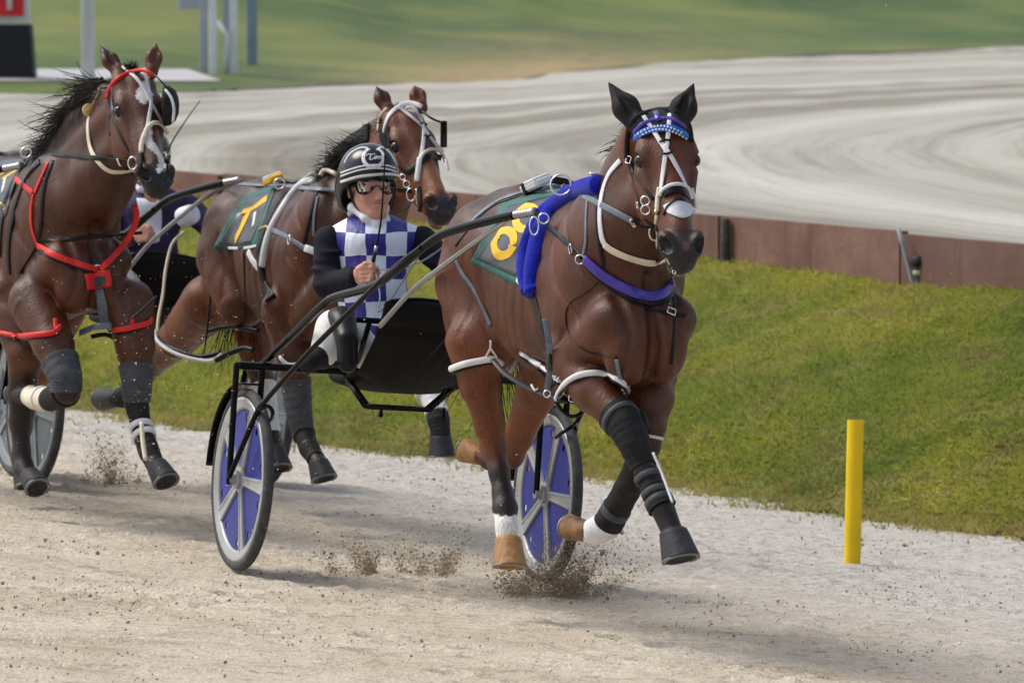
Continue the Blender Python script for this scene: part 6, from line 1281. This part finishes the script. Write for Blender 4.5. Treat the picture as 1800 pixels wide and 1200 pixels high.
K = Kit('saddle_cloth', SKB, gT(FB, 1.6, 1.4), 'dark saddle cloth with yellow stripes at the left edge', 'saddle cloth', 'numbered saddle cloths')
_, clB = K.pa('cloth', 'cloth_dark', [[(-40, 296), (0, 284), (44, 280)], [(-60, 340), (-10, 330), (30, 312)], [(-70, 400), (-20, 400), (10, 380)]], .012, .006); K.st('numeral', 'number_yellow', [(0, 307), (14, 299), (30, 289)], 5, .003, .004, sk=clB); K.st('numeral', 'number_yellow', [(4, 314), (18, 306), (36, 294)], 6, .003, .004, sk=clB)
Rn = Kit('reins', SKB, gT(FB, 2.3, 1.5), 'straight black reins along the neck of the horse with the white blaze', 'reins', 'reins'); Rn.st('rein', 'leather', [(-10, 268), (46, 269), (100, 271), (160, 277), (236, 286)], 9, .005, .012); Rn.buckle(212, 284, 85, 13, 4)
Bd = Kit('bridle', SKB, FB.w(HB.p(.1, 0, 0)), 'bridle with red browband and cream straps over the white blaze', 'bridle', 'racing bridles')
Bd.co('browband', 'red', [(189, 168), (196, 150), (212, 135), (232, 126), (254, 124), (272, 134)], 7, .012); Bd.co('browband_end', 'red', [(192, 165), (187, 172)], 8, .014)
for Lp in ([(216, 118), (238, 136), (256, 160), (267, 182), (286, 216)], [(254, 120), (260, 148), (266, 180), (262, 206), (259, 224)]): Bd.st('face_strap', 'white', Lp, 7, .006, .011)
Bd.co('white_noseband', 'cream', [(252, 244), (258, 226), (270, 216), (284, 219), (295, 236)], 8, .012); Bd.co('nose_roll', 'cream', [(254, 236), (249, 252), (248, 268)], 9, .012); Bd.st('cheek_strap', 'leather', [(192, 172), (195, 198), (206, 226), (220, 256), (236, 284)], 7); Bd.st('cheek_strap', 'leather_grey', [(196, 150), (196, 172), (198, 196)], 6); Bd.st('throat_strap', 'leather', [(192, 200), (191, 220), (193, 238)], 5); Bd.ring('bit_ring', 238, 286, 8, 3, ry=11); Bd.co('chin_strap', 'boot', [(248, 272), (246, 296), (243, 306)], 9, .01)
Bd.st('check_rein', 'cream', [(158, 196), (154, 220), (158, 258), (172, 284), (196, 302), (236, 300)], 9, .006, .008); mb = MB(); q = Bd.at(161, 195, .012); c = q[0] if q else P(161, 195, 23.4); lathe(mb, c, -FW, [(0, -.02), (.022, -.02), (.028, -.008), (.028, .008), (.022, .016), (0, .018)], 18); mb.build('cotton_plug', mat('plug_tan', (.5, .33, .14), .8, var=.25, vscale=40), Bd.rt); Bd.st('plug_strap', mat('strap_tan', (.28, .2, .1), .6), [(178, 150), (170, 170), (162, 186)], 6)
mb = MB(); ax = nrm(RX * .95 - FW * .1); lathe(mb, P(298, 186, 23.05), ax, [(.085, -.02), (.082, 0), (.066, .022), (.04, .034), (0, .038)], 20); mb.build('blinker', 'boot', Bd.rt); free(Bd, 'blinker_edge', 'white', [(291, 158, 22.95), (301, 172, 22.93), (306, 192, 22.93), (304, 215, 22.95)], 5); free(Bd, 'blinker_stay', 'leather', [(270, 130, 23.0), (285, 145, 22.95), (302, 165, 22.95)], 3)
Hb = Kit('hobbles', SKB, gT(FB, 2.2, .9), 'red leg hobbles on the horse with the white blaze', 'hobbles', 'pacing hobbles')
Hb.hobble([(0, 583), (28, 590), (62, 588), (94, 584), (104, 574)], 10, 'red'); Hb.hobble([(202, 580), (228, 576), (258, 568), (264, 562)], 10, 'red'); Hb.st('hanger', 'red', [(97, 560), (98, 580)], 7, .007, .01); Hb.st('hanger', 'red', [(234, 555), (232, 574)], 7, .007, .01); Hb.st('hanger', 'leather', [(276, 520, 23.2), (255, 540, 23.2), (232, 560, 23.2)], 5); free(Hb, 'link_strap', 'leather_grey', [(140, 585, 23.6), (170, 574, 23.5), (196, 572, 23.5)], 12, True); free(Hb, 'link_strap', 'leather', [(160, 592, 23.7), (185, 588, 23.7), (205, 596, 23.7)], 8)
L = legB
sleeve_boot(horseB, 'knee_boot', 'boot_grey', FB, L['RF'], 1.5, 3.0, .008, (.004, .006)); sleeve_boot(horseB, 'shin_boot', 'boot', FB, L['RF'], 3.0, 4.1, .012); sleeve_boot(horseB, 'tendon_boot', 'cream', FB, L['RF'], 4.0, 5.6, .014, (.002, -.004)); band(horseB, 'boot_strap', 'boot_white', FB, L['RF'], 4.5, .02, .022)
sleeve_boot(horseB, 'knee_boot', 'boot_grey', FB, L['LF'], 1.5, 2.9, .006, (.003, .006)); sleeve_boot(horseB, 'shin_boot', 'boot', FB, L['LF'], 2.7, 6.0, .005); band(horseB, 'boot_strap', 'white', FB, L['LF'], 3.85, .014, .026); band(horseB, 'boot_strap', 'white', FB, L['LF'], 4.25, .017, .026); free(Hb, 'tendon_guard', 'cream', [(249, 742, 23.15), (251, 775, 23.12), (256, 808, 23.08)], 8).parent = Hb.rt
# ================================================================== FLYING SAND
def bits(name, label, pts, size, m, squash=.6, seed=3):
    r = np.random.default_rng(seed); n = len(pts); base = np.array([[1, 0, 0], [-1, 0, 0], [0, 1, 0], [0, -1, 0], [0, 0, 1], [0, 0, -1]], float); tri = np.array([[0, 2, 4], [2, 1, 4], [1, 3, 4], [3, 0, 4], [2, 0, 5], [1, 2, 5], [3, 1, 5], [0, 3, 5]])
    v = base[None] * (size[:, None, None] * r.uniform(.5, 1.3, (n, 6, 1))); a = r.random((n, 3)) * 6.28; ca, sa = np.cos(a), np.sin(a)
    x, y, z = v[..., 0] , v[..., 1], v[..., 2] * squash
    x, y = x * ca[:, :1] - y * sa[:, :1], x * sa[:, :1] + y * ca[:, :1]; y, z = y * ca[:, 1:2] - z * sa[:, 1:2], y * sa[:, 1:2] + z * ca[:, 1:2]; x, z = x * ca[:, 2:] - z * sa[:, 2:], x * sa[:, 2:] + z * ca[:, 2:]
    v = np.stack([x, y, z], -1) + pts[:, None]; f = (tri[None] + (np.arange(n) * 6)[:, None, None]).reshape(-1)
    me = bpy.data.meshes.new(name); me.vertices.add(n * 6); me.vertices.foreach_set('co', v.ravel().astype(np.float32)); k = n * 8; me.loops.add(k * 3); me.loops.foreach_set('vertex_index', f.astype(np.int32)); me.polygons.add(k); me.polygons.foreach_set('loop_start', np.arange(0, k * 3, 3, dtype=np.int32))
    me.materials.append(m); me.update(); me.validate(); o = bpy.data.objects.new(name, me); COL.objects.link(o); return tag(o, label, 'sand', kind='stuff')
M['clod'] = mat('clod', (.33, .26, .17), .95, var=.6, vscale=18, spec=.1); M['clod_light'] = mat('clod_light', (.62, .54, .40), .9, var=.3, vscale=20, spec=.1); M['grit'] = mat('grit', (.31, .25, .18), .95, var=.55, vscale=9, spec=.1)
def spray(name, label, cx, cy, n, wpx, hpx, lean, seed, smax=.006):
    """a fan of sand thrown up from where a hoof struck the ground"""
    r = np.random.default_rng(seed); c = track_hit(cx, cy); k = proj(c)[2] / F; nj = 13; x0, ln, hm, wd = r.normal(0, .42, nj) * wpx * k, r.normal(lean, .45, nj), r.uniform(.35, 1., nj) * hpx * k, r.uniform(.03, .14, nj) * wpx * k; j = r.choice(nj, n, p=(lambda q: q / q.sum())(r.random(nj) + .15)); q = r.beta(.9, 1.9, n); h = q * hm[j]; h = np.where(r.random(n) < .08, h * r.uniform(1, 1.8, n), h)
    x = x0[j] + ln[j] * h + r.normal(0, 1, n) * (wd[j] + .22 * h); y = r.normal(0, .09, n) + .1 * x0[j] / (wpx * k)
    p = c + np.c_[x, y, h + .004]; p[:, 2] += track_z(p[:, 0], p[:, 1]) - c[2]; bits(name, label, p, np.minimum(smax * 1.6, r.lognormal(math.log(.0016), .6, n)), M['clod'], seed=seed)
spray('sand_spray', 'large spray of sand flung up under the lead horse flipped front hoof', 985, 1046, 13000, 95, 150, .35, 21, .009)
spray('sand_spray', 'burst of sand in front of the blue right wheel', 940, 1048, 4500, 70, 95, -.1, 22)
spray('sand_spray', 'thin plume of sand between the two blue wheels, nearest the left wheel', 636, 1008, 3800, 50, 90, -.25, 23)
spray('sand_spray', 'scattered sand burst just left of the white hind sock', 745, 1010, 4200, 80, 115, .3, 24)
spray('sand_spray', 'column of sand rising behind the hooves of the red breastplate horse', 198, 850, 4800, 48, 120, -.1, 25)
r = np.random.default_rng(5); n = 900; px = np.r_[r.normal(290, 130, 560), r.uniform(0, 1800, 60), r.normal(640, 150, 280)]; py = np.r_[r.normal(660, 130, 560), r.uniform(0, 900, 60), r.normal(900, 70, 280)]; dd = np.r_[r.uniform(20.5, 23, 560), r.uniform(18, 24, 60), r.uniform(20, 21.8, 280)]
bits('flying_grit', 'pale specks of sand flying through the air', np.array([P(a, b, c) for a, b, c in zip(px, py, dd) if b < 1000]), r.lognormal(math.log(.0021), .4, (py < 1000).sum()), M['clod_light'], .5, 6)
# clods and grit lying on the track
n = 26000; u_ = r.uniform(-12, 5, n); v_ = r.uniform(-3.6, 4.2, n); xy = OA[None, :2] + u_[:, None] * FA.ex[None, :2] + v_[:, None] * FA.ey[None, :2]; dn = vnoise(xy[:, 0] * 1.3, xy[:, 1] * 1.3, 51) + .6 * vnoise(xy[:, 0] * 4, xy[:, 1] * 4, 52); ok = dn + r.normal(0, .12, n) > .82; xy = xy[ok]; s_ = r.lognormal(math.log(.0034), .5, len(xy)); bits('loose_clods', 'loose clods and grit scattered over the raked sand track', np.c_[xy, track_z(xy[:, 0], xy[:, 1]) + .004], np.minimum(s_, .011), M['grit'], .5, 7)
n = 9000; u_ = r.uniform(-12, 5, n); v_ = r.uniform(-3.6, 4.2, n); xy = OA[None, :2] + u_[:, None] * FA.ex[None, :2] + v_[:, None] * FA.ey[None, :2]; bits('loose_clods', 'pale sand crumbs scattered over the raked sand track', np.c_[xy, track_z(xy[:, 0], xy[:, 1]) + .004], np.minimum(r.lognormal(math.log(.0032), .45, n), .009), M['clod_light'], .5, 8)
